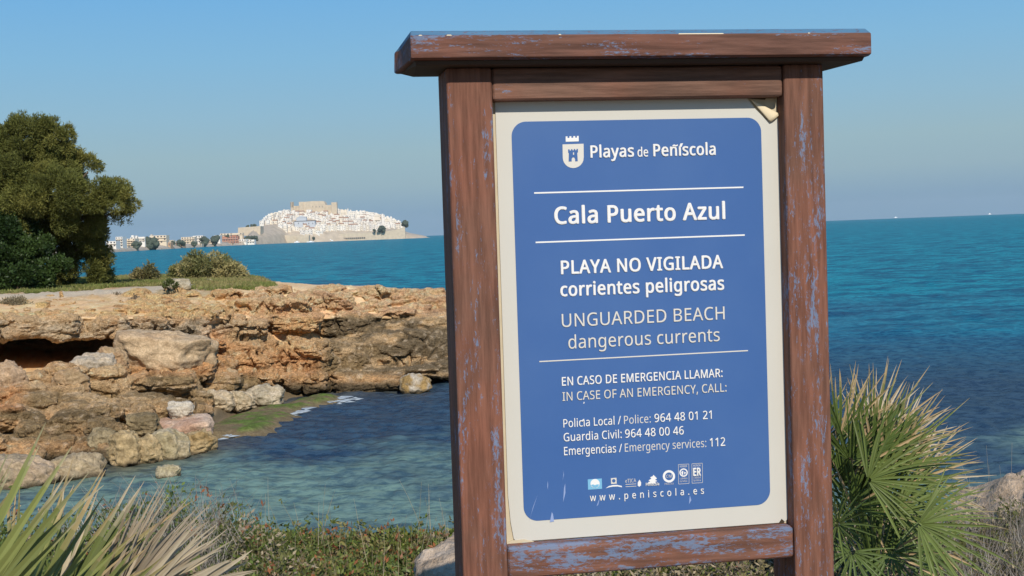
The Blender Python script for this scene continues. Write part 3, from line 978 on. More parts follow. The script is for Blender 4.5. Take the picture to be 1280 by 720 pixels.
# coat of arms: crown over a shield with a dark tower
flat('crown_emblem', rp([(707, 177.2), (706.9, 170.6), (709.2, 170.5), (709.3, 172.6), (711.6, 172.5), (711.6, 170.4), (714, 170.3), (714.1, 172.4), (716.4, 172.3), (716.4, 170.2), (718.8, 170.1), (718.9, 172.2), (721, 172.1), (721, 170), (723.2, 169.9), (723.3, 176.7)]), TY - .0002, TY + .0003, W, board)
shd = [(703, 180.6), (729.3, 179.7), (729.5, 196)]
shd += [(716.4 + 13.1 * math.cos(R(a)), 197 + 13.1 * math.sin(R(a))) for a in range(0, 181, 15)][1:]
flat('shield_emblem', rp(shd), TY - .0002, TY + .0003, G, board)
flat('tower_emblem', rp([(710.6, 202), (710.8, 191.6), (710, 190.8), (709.9, 186.8), (711.8, 186.7), (711.9, 188.2), (713.5, 188.1), (713.5, 186.6), (715.3, 186.5), (715.4, 188), (717, 187.9), (717, 186.4), (718.8, 186.3), (718.9, 187.8), (720.4, 187.7), (720.4, 186.2), (722.2, 186.1), (722.3, 190.3), (721.4, 191.2), (722, 201.6), (718.8, 201.8), (718.6, 198.5), (717.4, 196.8), (715.6, 196.9), (714.4, 198.6), (714.4, 201.9)]), TY - .0006, TY - .0001, m_blue, board)
flat('tower_emblem', rp([(716, 193.6), (716, 190.6), (717.3, 190.5), (717.4, 193.5)]), TY - .0009, TY - .0005, G, board)
# the row of small logos
ell = lambda cx, cy, rx, ry, a0=0, a1=360, st=15: [(cx + rx * math.cos(R(a)), cy + ry * math.sin(R(a))) for a in range(a0, a1 + (0 if a1 - a0 >= 360 else 1), st)]
LY = (TY - .0002, TY + .0003)
flat('beach_flag_logo', rp([(734.5, 599.2), (752, 598), (752.4, 610.8), (734.9, 612)]), *LY, m_cyan, board)
flat('beach_flag_logo', rp(ell(743.6, 604.3, 5.7, 5.7)), TY - .0006, TY - .0001, W, board)
flat('beach_flag_logo', rp([(738.4, 606.2), (741, 605.2), (743.4, 606.3), (746, 605.2), (748.7, 605.4), (747.5, 608), (744.5, 609.8), (741.6, 609.4)]), TY - .0009, TY - .0005, m_cyan, board)
flat('quality_logo', rp([(763.4, 597.6), (770.4, 597.1), (770.7, 604.4), (763.7, 604.9)]), *LY, G, board)
flat('quality_logo', rp(ell(767, 600.8, 2.2, 2.2, 0, 360, 30)), TY - .0006, TY - .0001, m_blue, board)
flat('quality_logo', rp([(757, 610.3), (761, 607.4), (766, 606.2), (771, 606), (777, 607.3), (777.4, 609), (772, 607.9), (766, 608.1), (761, 609)]), *LY, W, board)
text('eTICA', 781.5, 603.4, 795, 602.6, 4.6, G, .0, 1, 'region_logo')
flat('region_logo', rp([(781.7, 605.2), (795, 604.4), (795, 605), (781.7, 605.8)]), *LY, G, board)
flat('region_logo', rp([(781.8, 608), (795.2, 607.2), (795.2, 607.8), (781.8, 608.6)]), *LY, G, board)
flat('region_logo', rp([(797, 603.2), (799.2, 599.4), (801.2, 603), (801, 606.5), (799, 608.3), (797, 607)]), *LY, W, board)
flat('resort_logo', rp([(809, 604.4), (811, 602), (813, 602.2), (810.5, 600.4), (814, 598.2), (812.5, 596.6), (816, 595), (816.4, 593.4), (817.8, 594.6), (821, 598), (818.6, 599.6), (821.4, 601), (818.4, 602.4), (820.4, 603.6)]), *LY, W, board)
text('Peniscola', 806.9, 607.2, 823.6, 606.2, 3.6, W, .02, 1, 'resort_logo')
def ring(name, cx, cy, ro, ri, mat):
    me = bpy.data.meshes.new(name)
    o_ = [(*sg(cx + ro * math.cos(a), cy + ro * math.sin(a)),) for a in np.linspace(0, 2 * math.pi, 32, endpoint=False)]
    i_ = [(*sg(cx + ri * math.cos(a), cy + ri * math.sin(a)),) for a in np.linspace(0, 2 * math.pi, 32, endpoint=False)]
    vs = [(p[0], TY, p[1]) for p in o_ + i_]
    fs = [(k, (k + 1) % 32, 32 + (k + 1) % 32, 32 + k) for k in range(32)]
    return link(name, np_mesh(name, vs, np.array(fs)), mat, board)
ring('certificate_logo', 836, 595.3, 7.7, 4.9, W)
text('CM', 832.6, 597.3, 839.4, 596.8, 3.9, G, .0, 1, 'certificate_logo')
text('PENISCOLA', 830.6, 606, 842, 605.3, 2.3, G, 0, 1, 'certificate_logo')
for cx_, word in ((854.3, None), (871.2, 'ER')):
    dy = -(cx_ - 854.3) * .06
    a = [(cx_ - 6.6, 580.6 + dy), (cx_ + 6.5, 579.9 + dy), (cx_ + 6.8, 604.2 + dy), (cx_ - 6.3, 605 + dy)]
    for p, q_ in zip(a, a[1:] + a[:1]):
        s0, s1 = sg(*p), sg(*q_)
        d = np.array(s1) - np.array(s0); n_ = np.array([-d[1], d[0]]) / np.linalg.norm(d) * .0004
        flat('badge_logo', [tuple(np.array(s0) - n_), tuple(np.array(s1) - n_), tuple(np.array(s1) + n_), tuple(np.array(s0) + n_)], *LY, G, board)
    text('HONOR', cx_ - 4.6, 584.2 + dy, cx_ + 4.4, 583.7 + dy, 2.5, W, .0, 1, 'badge_logo')
    if word:
        text(word, cx_ - 5.2, 595.6 + dy, cx_ + 4.8, 595.0 + dy, 9.4, W, .05, 1, 'badge_logo')
    else:
        ring('badge_logo', cx_, 590.6 + dy, 5.2, 3.7, W)
        flat('badge_logo', rp([(cx_ - 3, 590), (cx_ - .4, 588), (cx_ - .6, 593.6), (cx_ - 2.2, 593)]), *LY, W, board)
        flat('badge_logo', rp([(cx_ + .6, 589.5), (cx_ + 3, 590.5), (cx_ + 1.2, 593.4)]), *LY, W, board)
    text('calidad', cx_ - 4.6, 599.2 + dy, cx_ + 4.4, 598.7 + dy, 2.4, G, 0, 1, 'badge_logo')
    text('turistica', cx_ - 4.6, 602.6 + dy, cx_ + 4.4, 602.1 + dy, 2.4, G, 0, 1, 'badge_logo')
# scuffs and scratches
for s in ([(703.6, 587.5), (704.8, 593), (703.2, 600), (704.2, 592)], [(706.4, 604), (704.8, 610), (703.8, 627.6), (706.6, 616)], [(672, 618), (666, 634), (661.2, 652), (664, 642)], [(684.4, 601), (684, 608), (684.6, 612), (685, 605)], [(689.6, 640), (687.2, 652.6), (692.4, 651.6), (691, 642)], [(862, 619), (861, 630), (864, 625)], [(751.6, 615), (747.5, 631), (745.6, 632.6), (749.4, 622)]):
    flat('scratch', rp(s), TY - .0001, TY + .0002, m_scr, board)
flat('scratch', rp([(729.4, 502.4), (730.6, 502.2), (730, 504.4), (729, 504.6)]), TY - .0001, TY + .0002, W, board)

# rails between the posts
def rail(name, y_top_l, y_top_r, y_bot_l, y_bot_r, mat, top=None, ch=.010):
    off = PF + .004
    ztop = top if top is not None else (sg(634, y_top_l, off)[1] + sg(990, y_top_r, off)[1]) / 2
    zbot = (sg(634, y_bot_l, off)[1] + sg(990, y_bot_r, off)[1]) / 2
    mb = MB()
    mb.box(r1_ + .001, off, zbot, l2_ - .001, PB - .01, ztop)
    o = mb.build(name, mat, sign, ch, 3)
    return zbot, ztop
rail('upper_rail', 0, 0, 124.5, 121.2, w_rail, capz - .001)
rail('lower_rail', 684.5, 658.0, 725.0, 697.5, w_rail2)

# the capping board: chamfered beam over a thinner board
OF = PF - .066
zc0 = (sg(514, 73, OF)[1] + sg(1088, 66.5, OF)[1]) / 2
zc1 = (sg(512, 44.5, OF)[1] + sg(1086, 41.5, OF)[1]) / 2
zc2 = (sg(505, 42, OF + .02)[1] + sg(1080, 38.6, OF + .02)[1]) / 2
w_cap = wood_mat('stained_wood_cap', 'x', .9, zc1 + .0005, (.145, .072, .052))
xl_ = sg(513, 58, OF)[0]; xr_ = sg(1089.5, 52, OF)[0]
def profile_x(prof, xa, xb, name, mat, inset=0.0, bevel=.003):
    """profile of (depth, height) swept along x; ends may be cut in"""
    mb = MB()
    A = [mb.bm.verts.new((xa + i, y, z)) for y, z, i in prof]
    B = [mb.bm.verts.new((xb - i, y, z)) for y, z, i in prof]
    n = len(prof)
    mb.bm.faces.new(A); mb.bm.faces.new(B[::-1])
    for k in range(n):
        mb.bm.faces.new((A[k], B[k], B[(k + 1) % n], A[(k + 1) % n]))
    return mb.build(name, mat, sign, bevel, 2)
CB = PB + .055
ztop = zc2 + .006
cap_b = profile_x([(OF, zc0, .0), (OF, zc1, .0), (OF + .022, ztop, .004), (CB - .022, ztop, .004), (CB, zc1, -.010), (CB, zc0, -.012), (CB - .012, zc0 - .004, -.008), (OF + .012, zc0 - .004, .002)], xl_, xr_, 'cap_board', w_cap)
flat_z = ztop + .0006
profile_x([(OF + .020, capz, .014), (OF + .016, zc0 - .0045, .010), (CB - .02, zc0 - .0045, .0), (CB - .03, capz, .03)], xl_, xr_, 'under_board', w_dark, bevel=.002)
for px0, px1 in ((558, 565), (523, 528), (698, 702), (848, 905), (1010, 1013)):
    xa = sg(px0, 45, OF)[0]; xb = sg(px1, 45, OF)[0]
    mb = MB()
    y0_, z0_ = OF + .001, zc1 - .0005
    vs = [mb.bm.verts.new(p) for p in ((xa, y0_ - .0012, z0_ + .0004), (xb, y0_ - .0012, z0_ + .0004), (xb - .002, y0_ + .0008, z0_ + .0026), (xa + .002, y0_ + .0008, z0_ + .0026))]
    mb.bm.faces.new(vs)
    mb.build('bare_chip', m_back, cap_b)

# ------------------------------------------------------------------ the town on its rock, far across the bay
m_wwall = plain('whitewash', (.74, .70, .63), .85, .06, .05)
m_cwall = plain('cream_render', (.66, .56, .42), .85, .08, .05)
m_ochre = plain('ochre_render', (.52, .33, .20), .85, .10, .05)
m_redw = plain('red_render', (.42, .20, .13), .85, .10, .05)
m_tile = plain('clay_tiles', (.40, .24, .16), .9, .15, .3)
m_win = plain('shaded_window', (.10, .10, .11), .4, .1, .5)
m_cstone = plain('castle_stone', (.55, .46, .34), .9, .30, .22)
m_hill = plain('rocky_hillside', (.47, .39, .29), .95, .45, .09)
m_ftree = plain('far_foliage', (.075, .095, .07), .95, .5, .12)  # base tone lightened: part of the distance haze is put into the colour
m_greyw = plain('blue_grey_render', (.50, .53, .56), .85, .05, .05)
m_boat = plain('white_boat_paint', (.8, .8, .8), .5, .03, .5)
m_sand = plain('pale_shore', (.46, .38, .28), .95, .15, .02)

def shore_D(x):
    return float(np.interp(x, [60, 140, 230, 290, 360, 450, 540], [1050, 1180, 1650, 2050, 2350, 2420, 2420]))
def far_z(y, x, D):
    return float(at(x, y, D)[2])
MPP = lambda D: D / FPX

# ground of the far shore and the hill
xs = np.linspace(-120, 537, 330)
crest = np.interp(xs, [-120, 60, 130, 250, 305, 318, 326, 340, 358, 400, 440, 470, 492, 502, 512, 524, 533, 537],
                  [303, 303, 304, 302, 298, 284, 283, 276, 266, 263.5, 270, 277, 281.5, 286, 290, 292.3, 295, 297])
V, rowsn = [], 22
for j in range(rowsn):
    t = j / (rowsn - 1)
    for i, x in enumerate(xs):
        D0 = shore_D(x)
        zc = max(far_z(crest[i], x, D0 + 60) - 1.0, .3)
        if x < 300: zc = min(zc, 5.5)
        tt = t / .55
        if t <= .55:
            prof = min(1, tt) ** (.75 if x > 322 else .35)
            D = D0 + (8 if x < 300 else 0) + tt * (60 + (70 if x > 318 else 40))
            z = -1.0 + (zc + 1.0) * prof
            if x > 322:      # sea wall foot, terraces behind
                wall = np.interp(x, [322, 340, 420, 480, 512, 537], [9, 11, 12, 12, 6, 1])
                z = -1 + min(zc + 1, (wall + 1) * min(1, tt / .06) + max(0, (zc - wall)) * max(0, (tt - .06) / .94) ** .85)
        else:
            D = D0 + 140 + (t - .55) / .45 * 260
            z = zc * (1 - ((t - .55) / .45) ** 1.5) - 1.0 * ((t - .55) / .45)
        p = at(x, 300, D)
        V.append((p[0] * 1.0, D, z))
V = np.array(V)
V[:, 2] += np.where(V[:, 2] > 2, 1, 0) * 1.2 * fbm(V * .05, 3, 201)
g = np.arange(rowsn * len(xs)).reshape(rowsn, len(xs))
F = np.stack([g[:-1, :-1], g[:-1, 1:], g[1:, 1:], g[1:, :-1]], -1).reshape(-1, 4)
hill = link('castle_hill', np_mesh('castle_hill', V, F), m_hill)
tag(hill, 'far rocky hill and shore across the bay', kind='structure')
HV = V.reshape(rowsn, len(xs), 3)
def hill_D(x, y):
    """distance at which the hill surface appears at this photograph pixel"""
    i = int(np.clip(np.searchsorted(xs, x), 1, len(xs) - 1))
    col = HV[:13, i]
    yy = project(col)[1]
    for k in range(1, 13):
        if yy[k] <= y: 
            f = (y - yy[k - 1]) / (yy[k] - yy[k - 1] - 1e-9)
            return float(col[k - 1][1] + np.clip(f, 0, 1) * (col[k][1] - col[k - 1][1]))
    return float(col[12][1])

def far_box(mb, x0, y0, x1, y1, D, depth, mi=0, bot=None):
    """a block whose front fills these photograph pixels at distance D; optional lower z"""
    a = at(x0, (y0 + y1) / 2, D); b_ = at(x1, (y0 + y1) / 2, D)
    xm = (x0 + x1) / 2
    zt_ = far_z(y0, xm, D); zb_ = far_z(y1, xm, D) if bot is None else bot
    mb.box(a[0], D, zb_, b_[0], D + depth, zt_, mi)
    return a[0], b_[0], zb_, zt_

rh = random.Random(12)
m_wwall2 = plain('ivory_wash', (.72, .65, .54), .85, .06, .05)
m_wwall3 = plain('dull_whitewash', (.66, .62, .56), .85, .06, .05)
GH = 'white houses on the castle hill'
HOUSE_LABELS = {
    'flat': 'small whitewashed house with a flat roof, packed among others on the castle hill',
    'tile': 'small whitewashed house with a clay tiled roof on the castle hill',
}
def house(x, y_top, w, h, tiled, D=None, mat=None, label=None, group=None, name='white_house', win=True):
    D = (D if D else hill_D(x, y_top + h)) + rh.uniform(-2.5, 2.5)
    mb = MB()
    xa, xb, zb_, zt_ = far_box(mb, x - w / 2, y_top, x + w / 2, y_top + h, D, 9 + rh.uniform(0, 4))
    v = list(mb.bm.verts)
    for q_ in v:
        if q_.co.z < (zb_ + zt_) / 2: q_.co.z -= 5
    W_, H_ = xb - xa, zt_ - zb_
    if win:
        nc = max(1, int(W_ / 2.6)); nr_ = max(1, int(H_ / 3.0))
        for i in range(nc):
            for j in range(nr_):
                if rh.random() < .25: continue
                cx_ = xa + W_ * (i + .5) / nc + rh.uniform(-.2, .2); cz_ = zt_ - H_ * (j + .5) / nr_ - .2
                mb.box(cx_ - .55, D - .05, cz_ - .8, cx_ + .55, D + .06, cz_ + .6, 1)
    if tiled:
        z = zt_ + .05
        mb.box(xa - .3, D - .4, z, xb + .3, D + 8, z + .25, 2)
        a = [(xa - .3, D - .4), (xb + .3, D - .4), (xb + .3, D + 8), (xa - .3, D + 8)]
        vs = [mb.bm.verts.new((p[0], p[1], z + .26)) for p in a] + [mb.bm.verts.new((xa - .3, D + 4, z + 2.0)), mb.bm.verts.new((xb + .3, D + 4, z + 2.0))]
        for f in ((0, 1, 5, 4), (2, 3, 4, 5), (0, 4, 3), (1, 2, 5)):
            mb.bm.faces.new([vs[k] for k in f]).material_index = 2
    elif rh.random() < .5:   # stair hut or parapet on the flat roof
        xw = xa + W_ * rh.uniform(.1, .5)
        mb.box(xw, D + 1, zt_ + .01, xw + W_ * .4, D + 5, zt_ + rh.uniform(1.2, 2.6), 0)
    ox = (xa + xb) / 2
    bmesh.ops.translate(mb.bm, verts=mb.bm.verts, vec=(-ox, -D, -zb_))
    o = mb.build(name, [mat or rh.choice([m_wwall, m_wwall, m_wwall2, m_wwall3]), m_win, m_tile], loc=(ox, D, zb_))
    k = 'tile' if tiled else 'flat'
    tag(o, label or HOUSE_LABELS[k], 'house', group or GH + (' with tiled roofs' if tiled else ' with flat roofs'))
    return o

def skyline(x):
    return float(np.interp(x, [325, 332, 340, 352, 366, 392, 418, 424, 440, 455, 470, 485, 497, 503], [277, 271, 267, 262.5, 261.5, 261, 260.5, 262.5, 264, 264, 267, 271, 275.5, 281]))
def footline(x):
    return float(np.interp(x, [325, 335, 345, 360, 375, 400, 440, 470, 490, 503], [282, 283, 284, 290, 293.5, 293.5, 291.8, 290.8, 287, 284]))
ROW = 3.9
y = 261.0
hx = []
while y < 290:
    x = 326 + rh.uniform(0, 4)
    while x < 502:
        w_ = rh.uniform(3.4, 6.6); h_ = rh.uniform(3.6, 5.6)
        yt = y + rh.uniform(-1.2, 1.2)
        xm = x + w_ / 2
        if skyline(xm) - .3 <= yt and yt + h_ <= footline(xm) + 1.2 and not (366 < xm < 395 and 270.5 < yt < 280.5) and not (405 < xm < 475 and yt > 281.5):
            hx.append((xm, yt, w_ * 1.06, h_, rh.random() < .30 and yt > skyline(xm) + 3))
        x += w_ * rh.uniform(.9, 1.12)
    y += ROW
for xm in np.arange(327, 502, 4.6):        # the silhouette row
    if 363 < xm < 421: continue
    hx.append((xm, skyline(xm) + rh.uniform(-.8, .8), rh.uniform(4, 6), rh.uniform(4, 5.5), False))
for h_ in hx: house(*h_)
# the tall narrow fronts along the sea wall
x = 399.5
while x < 476:
    w_ = rh.uniform(3.0, 4.4)
    house(x + w_ / 2, 282.6 + rh.uniform(-.8, .8) - (x - 399) * .015, w_ - .55, 9.2, False, D=shore_D(x) + 26, label='tall narrow white house front standing above the sea wall', group='tall white houses above the sea wall', name='terraced_house')
    x += w_
# the pale blue-grey church in the middle of the town
DC = hill_D(380, 283.5) - 6
ch = empty('church', (float(at(380, 283, DC)[0]), DC, far_z(284, 380, DC)))
tag(ch, 'large pale blue-grey church building standing out among the white houses', 'church')
def local(mb, o):
    bmesh.ops.translate(mb.bm, verts=mb.bm.verts, vec=(-o.location.x, -o.location.y, -o.location.z)); return mb
mb = MB(); far_box(mb, 368, 276.5, 393.5, 283.5, DC, 16, bot=ch.location.z - 8); local(mb, ch).build('nave', m_greyw, ch)
mb = MB(); x0_, x1_, za_, zb_ = far_box(mb, 370.5, 272, 383, 276.6, DC + 6, 9); local(mb, ch).build('upper_wall', m_greyw, ch)
mb = MB(); mb.poly([(x0_ - .6, zb_ + .05), (x1_ + .6, zb_ + .05), ((x0_ + x1_) / 2, zb_ + 3.2)], DC + 5.5, DC + 15.5); local(mb, ch).build('gable', m_greyw, ch)
mb = MB(); far_box(mb, 367.5, 275.9, 394, 276.5, DC - .6, 17); local(mb, ch).build('cornice', m_win, ch)
for xx in (373, 379, 386, 391):
    mb = MB(); far_box(mb, xx - .4, 278.4, xx + .4, 280.2, DC - .1, .4); local(mb, ch).build('window', m_win, ch)
# thin belfry on the skyline
bf = empty('bell_tower', (float(at(434.8, 265, 2500)[0]), 2500, far_z(266, 434.8, 2500)))
tag(bf, 'thin white bell tower rising above the roofs to the right of the castle', 'tower')
mb = MB(); far_box(mb, 434.1, 261.4, 435.6, 266, 2500, 2.2, bot=bf.location.z - 6); local(mb, bf).build('shaft', m_wwall, bf)
xa, xb, zb_, zt_ = 0, 0, 0, 0
mb = MB(); p_ = at(434.85, 261.4, 2501); mb.tube([(p_[0], 2501, p_[2] + .02), (p_[0], 2501, p_[2] + 2.2)], [1.0, .05], 6); local(mb, bf).build('spire', m_wwall, bf)

# the castle
cs = empty('castle', (float(at(395, 262, 2520)[0]), 2520, far_z(264, 395, 2520)))
tag(cs, 'sandy stone castle with towers crowning the white town', 'castle')
def cpart(name, x0, y0, x1, y1, D, depth, mat=m_cstone, top=None):
    mb = MB(); x0_, x1_, zb_, zt_ = far_box(mb, x0, y0, x1, y1, D, depth)
    for v in mb.bm.verts:
        if v.co.z < (zb_ + zt_) / 2: v.co.z -= 10
    return local(mb, cs).build(name, mat, cs), (x0_, x1_, zb_, zt_)
cpart('tower', 363.2, 252.8, 366.6, 264, 2515, 8)
cpart('wall', 366.6, 257.4, 374, 264, 2518, 6)
cpart('wall', 369.5, 258.3, 370.5, 264, 2516.5, 4)
cpart('tower', 373.8, 252.2, 379.4, 264.5, 2514, 14)
mb = MB()
pp = lambda x, y: (float(at(x, y, 2516)[0]), far_z(y, x, 2516))
mb.poly([pp(379.3, 266), pp(379.3, 252.4), pp(390, 251.4), pp(403.4, 251.2), pp(405, 252.4), pp(406.8, 256), pp(406.8, 266)], 2516, 2546)
keep = local(mb, cs).build('keep', m_cstone, cs)
for xx in (391, 395, 399.5, 403):
    mb = MB(); far_box(mb, xx - .35, 257.7, xx + .35, 259.2, 2515.9, .4); local(mb, cs).build('window', m_win, cs)
cpart('wall', 406.7, 256.2, 414.4, 264.5, 2517, 8)
cpart('tower', 414.2, 252.9, 421, 264, 2513, 12)
for x0 in (363.2, 364.8, 366.0):
    cpart('merlon', x0, 252.1, x0 + .6, 252.75, 2515, 1.5)

# walls and quays
def far_wall(name, pts, D, depth, mat, label, cat, group=None):
    mb = MB()
    q_ = [(float(at(x, y, D)[0]), far_z(y, x, D)) for x, y in pts]
    mb.poly(q_, D, D + depth)
    ox = np.mean([p[0] for p in q_]); oz = min(p[1] for p in q_)
    bmesh.ops.translate(mb.bm, verts=mb.bm.verts, vec=(-ox, -D, -oz))
    return tag(mb.build(name, mat, loc=(ox, D, oz)), label, cat, group)
far_wall('bastion_wall', [(297.5, 294), (297.5, 284.6), (325.5, 282.6), (325.5, 296)], 2240, 30, m_cstone, 'long sandy bastion wall at the left foot of the white town', 'wall')
far_wall('rampart', [(325.6, 303.6), (325.6, 292.4), (340, 292), (340, 293.4), (372, 294.6), (372, 303.6)], 2345, 14, m_cstone, 'lower tier of the stone rampart under the left end of the white town', 'wall')
far_wall('rampart', [(325.8, 295), (325.8, 285.2), (336, 284.6), (336, 283.4), (346, 283), (352, 286), (359, 289.6), (368, 292.4), (368, 296)], 2372, 12, m_cstone, 'upper stepped tier of the stone rampart under the left end of the white town', 'wall')
far_wall('sea_wall', [(371.5, 303.6), (371.5, 294.2), (386, 294), (386, 303.4)], 2338, 14, m_cstone, 'taller block of the sea wall below the church', 'wall')
far_wall('sea_wall', [(386.2, 303.2), (386.2, 294.6), (480, 289.6), (497, 286.5), (506, 283.5), (507, 299.4)], 2410, 8, m_cstone, 'long sandy sea wall running under the white houses', 'wall')
for k in range(15):
    xx = 419 + k * 2.55
    mb = MB(); x0_, x1_, a_, b_ = far_box(mb, xx, 297.6 - k * .09, xx + 1.7, 299.2 - k * .09, 2408.6, 1.2, 0)
    bmesh.ops.translate(mb.bm, verts=mb.bm.verts, vec=(-(x0_ + x1_) / 2, -2408.6, -a_))
    tag(mb.build('parked_car', m_win, loc=((x0_ + x1_) / 2, 2408.6, a_)), 'dark car parked in the row at the foot of the sea wall', 'car', 'dark cars parked below the sea wall')
def far_boat(x, y, w, h, D, label, group=None):
    s = MPP(D); mb = MB()
    L, Hh = w * s, h * s
    mb.poly([(-L / 2, Hh * .45), (-L * .42, 0), (L * .44, 0), (L / 2, Hh * .5)], -1.2, 1.2)
    mb.box(-L * .15, -.8, Hh * .46, L * .2, .8, Hh, 0)
    z_ = max(far_z(y + h / 2, x, D), .02)
    tag(mb.build('white_boat', m_boat, loc=(float(at(x, y, D)[0]), D, z_)), label, 'boat', group)
far_boat(1119.5, 271.6, 4.0, 1.4, 4600, 'tiny white boat on the horizon just right of the sign')
far_boat(1237, 267.2, 3.6, 1.6, 4600, 'tiny white boat on the horizon near the right edge of the picture')
far_boat(412, 300.2, 9, 2.4, 2395, 'longer white boat moored under the sea wall')
far_boat(371, 302.2, 7, 2.2, 2325, 'small white boat moored below the stone rampart')
far_boat(388, 303.2, 10, 1.6, 2320, 'low white boat on the water left of the sea wall')

# far trees: lumpy crowns on short trunks
m_trunk_far = plain('far_trunk', (.10, .075, .05), .9, .2, 1)
def far_tree(x, y0, w, h, D, label, group=None, name='far_tree', seed=0):
    D = max(D, shore_D(x) + 12) if x < 296 else D
    s = MPP(D)
    W_, H_ = w * s, h * s
    z_ = far_z(y0 + h, x, D)
    o = empty(name, (float(at(x, y0, D)[0]), D, z_ - 1.0))
    tag(o, label, 'tree', group)
    mb = MB(); mb.tube([(0, 0, -2), (0, 0, H_ * .5)], [W_ * .05, W_ * .03], 6); mb.build('trunk', m_trunk_far, o)
    r = np.random.default_rng(400 + seed)
    vs, fs, of = [], [], 0
    for k in range(16):
        a = r.uniform(0, 6.28); rr_ = math.sqrt(r.uniform(0, 1)) * .36
        c0 = np.array([rr_ * math.cos(a) * W_, rr_ * math.sin(a) * W_ * .7, H_ * r.uniform(.10, .74)])
        v, f = CS[9]
        u = v / np.linalg.norm(v, axis=1)[:, None]
        rad_ = min(W_ * .22, H_ * .30) * r.uniform(.7, 1.15)
        vs.append(c0 + u * (rad_ * (1 + .35 * fbm(u * 3 + k * 5, 3, k)))[:, None]); fs.append(f + of); of += len(v)
    link('crown', np_mesh('crown', np.concatenate(vs), np.concatenate(fs)), m_ftree, o)
far_tree(187, 294.8, 23, 14.6, 1290, 'broad dark tree before the low houses on the left of the far shore', seed=1)
far_tree(171, 299.5, 12, 9.5, 1280, 'small dark tree just left of the broad one on the far shore', seed=2)
far_tree(226, 298.6, 13, 8, 1560, 'low wide tree between two groups of far buildings', seed=3)
far_tree(242, 299, 9, 7, 1680, 'round bush-like tree left of the pair of dark trees', seed=4)
far_tree(255, 294.4, 13, 11.6, 1780, 'left one of the pair of big dark trees beside the red building', seed=5)
far_tree(267.5, 293, 13.5, 12.6, 1800, 'right one of the pair of big dark trees beside the red building', seed=6)
far_tree(309.5, 294, 9, 6, 2160, 'left half of the low dark grove under the bastion wall', seed=7)
far_tree(318, 294, 12, 6, 2165, 'right half of the low dark grove under the bastion wall', seed=8)
far_tree(329, 283.8, 9, 6.4, 2330, 'dark tree at the corner of the bastion wall', seed=9)
far_tree(316.5, 279, 8, 4.6, 2275, 'larger dark tree showing over the top of the bastion wall', seed=10)
far_tree(309, 280.6, 5.5, 3.6, 2275, 'smaller dark tree showing over the top of the bastion wall', seed=11)
far_tree(505.5, 273.6, 10, 9, 2440, 'dark tree at the right end of the town above the point', seed=12)
far_tree(477, 281, 9.5, 8.4, 2405, 'round dark tree in front of the houses above the sea wall', seed=13)
far_tree(468, 284, 4, 6, 2405, 'thin tree just left of the round dark one above the sea wall', seed=14)
far_tree(391.8, 294.5, 4.5, 5, 2330, 'small dark tree at the corner of the sea wall', seed=15)
far_tree(284, 292, 5, 4, 1960, 'tiny dark tree above the left end of the red block', seed=16)
far_tree(216, 299.5, 6, 5.5, 1500, 'tiny pale tree right of the low ochre building', seed=17)

# buildings along the shore
def block(x0, y0, x1, y1, D, mat, label, cat='building', floors=3, bays=4, name='apartment_building', depth=14, roofhut=None):
    D = max(D, shore_D(x1) + (12 if name == 'low_house' else 32)) if x1 < 300 else D
    o = empty(name, (float(at((x0 + x1) / 2, y1, D)[0]), D, far_z(y1, (x0 + x1) / 2, D)))
    tag(o, label, cat)
    mb = MB(); xa, xb, zb_, zt_ = far_box(mb, x0, y0, x1, y1, D, depth)
    for v in mb.bm.verts:
        if v.co.z < (zb_ + zt_) / 2: v.co.z -= 5
    local(mb, o).build('wall', mat, o)
    if roofhut:
        for a, b_, hgt in roofhut:
            mb = MB(); far_box(mb, a, y0 - hgt, b_, y0 - .02, D + 3, 6); local(mb, o).build('roof_hut', mat, o)
    fh = (zt_ - zb_) / floors; bw = (xb - xa) / bays
    for j in range(floors):
        mb = MB(); z_ = zb_ + j * fh
        if j: 
            mb.box(xa - .25, D - 1.3, z_ - .12, xb + .25, D - .01, z_ + .12); local(mb, o).build('balcony', m_cwall if mat is not m_redw else m_wwall, o)
        else: mb.bm.free()
        for i in range(bays):
            if rh.random() < .15: continue
            xm = xa + bw * (i + .5)
            mb = MB(); mb.box(xm - bw * .24, D - .05, z_ + fh * .28, xm + bw * .24, D + .08, z_ + fh * .8); local(mb, o).build('window', m_win, o)
    return o
block(133, 301.5, 145, 309, 1230, m_wwall, 'low white building at the far left end of the distant shore', floors=2, bays=3)
block(144.8, 296, 153.2, 309, 1260, m_wwall, 'tall narrow white building near the left end of the distant shore', floors=4, bays=3)
block(153.4, 298.4, 169, 309, 1290, m_cwall, 'ochre and cream apartment block left of the broad dark tree', floors=4, bays=5)
block(163, 296.2, 181, 303, 1380, m_wwall, 'white apartment block with roof huts behind the ochre block', floors=3, bays=5, roofhut=((164, 167, 2.0), (169.4, 171, 1.6)))
block(187, 294.3, 208, 304.5, 1420, m_cwall, 'cream white apartment block standing right behind the broad dark tree', floors=3, bays=5, roofhut=((188, 190, 1.0),))
block(226.5, 296.2, 243, 305, 1800, m_cwall, 'cream apartment block behind the low wide tree', floors=3, bays=5)
block(241, 294.6, 254, 304, 1860, m_wwall, 'pale apartment block left of the pair of dark trees', floors=3, bays=4)
block(268, 294, 275, 301, 2000, m_wwall, 'white building peeping out right of the pair of dark trees', floors=2, bays=3)
block(275.5, 295.2, 297.5, 305, 1960, m_redw, 'red brick coloured apartment block with white balconies', floors=3, bays=7, roofhut=((290, 295, 1.2),))
block(298.5, 299, 308, 304.6, 2120, m_wwall, 'low white house right of the red apartment block', floors=2, bays=3, name='low_house')
block(308.6, 299.6, 318, 304.4, 2130, m_wwall, 'low white house under the dark grove', floors=2, bays=3, name='low_house')
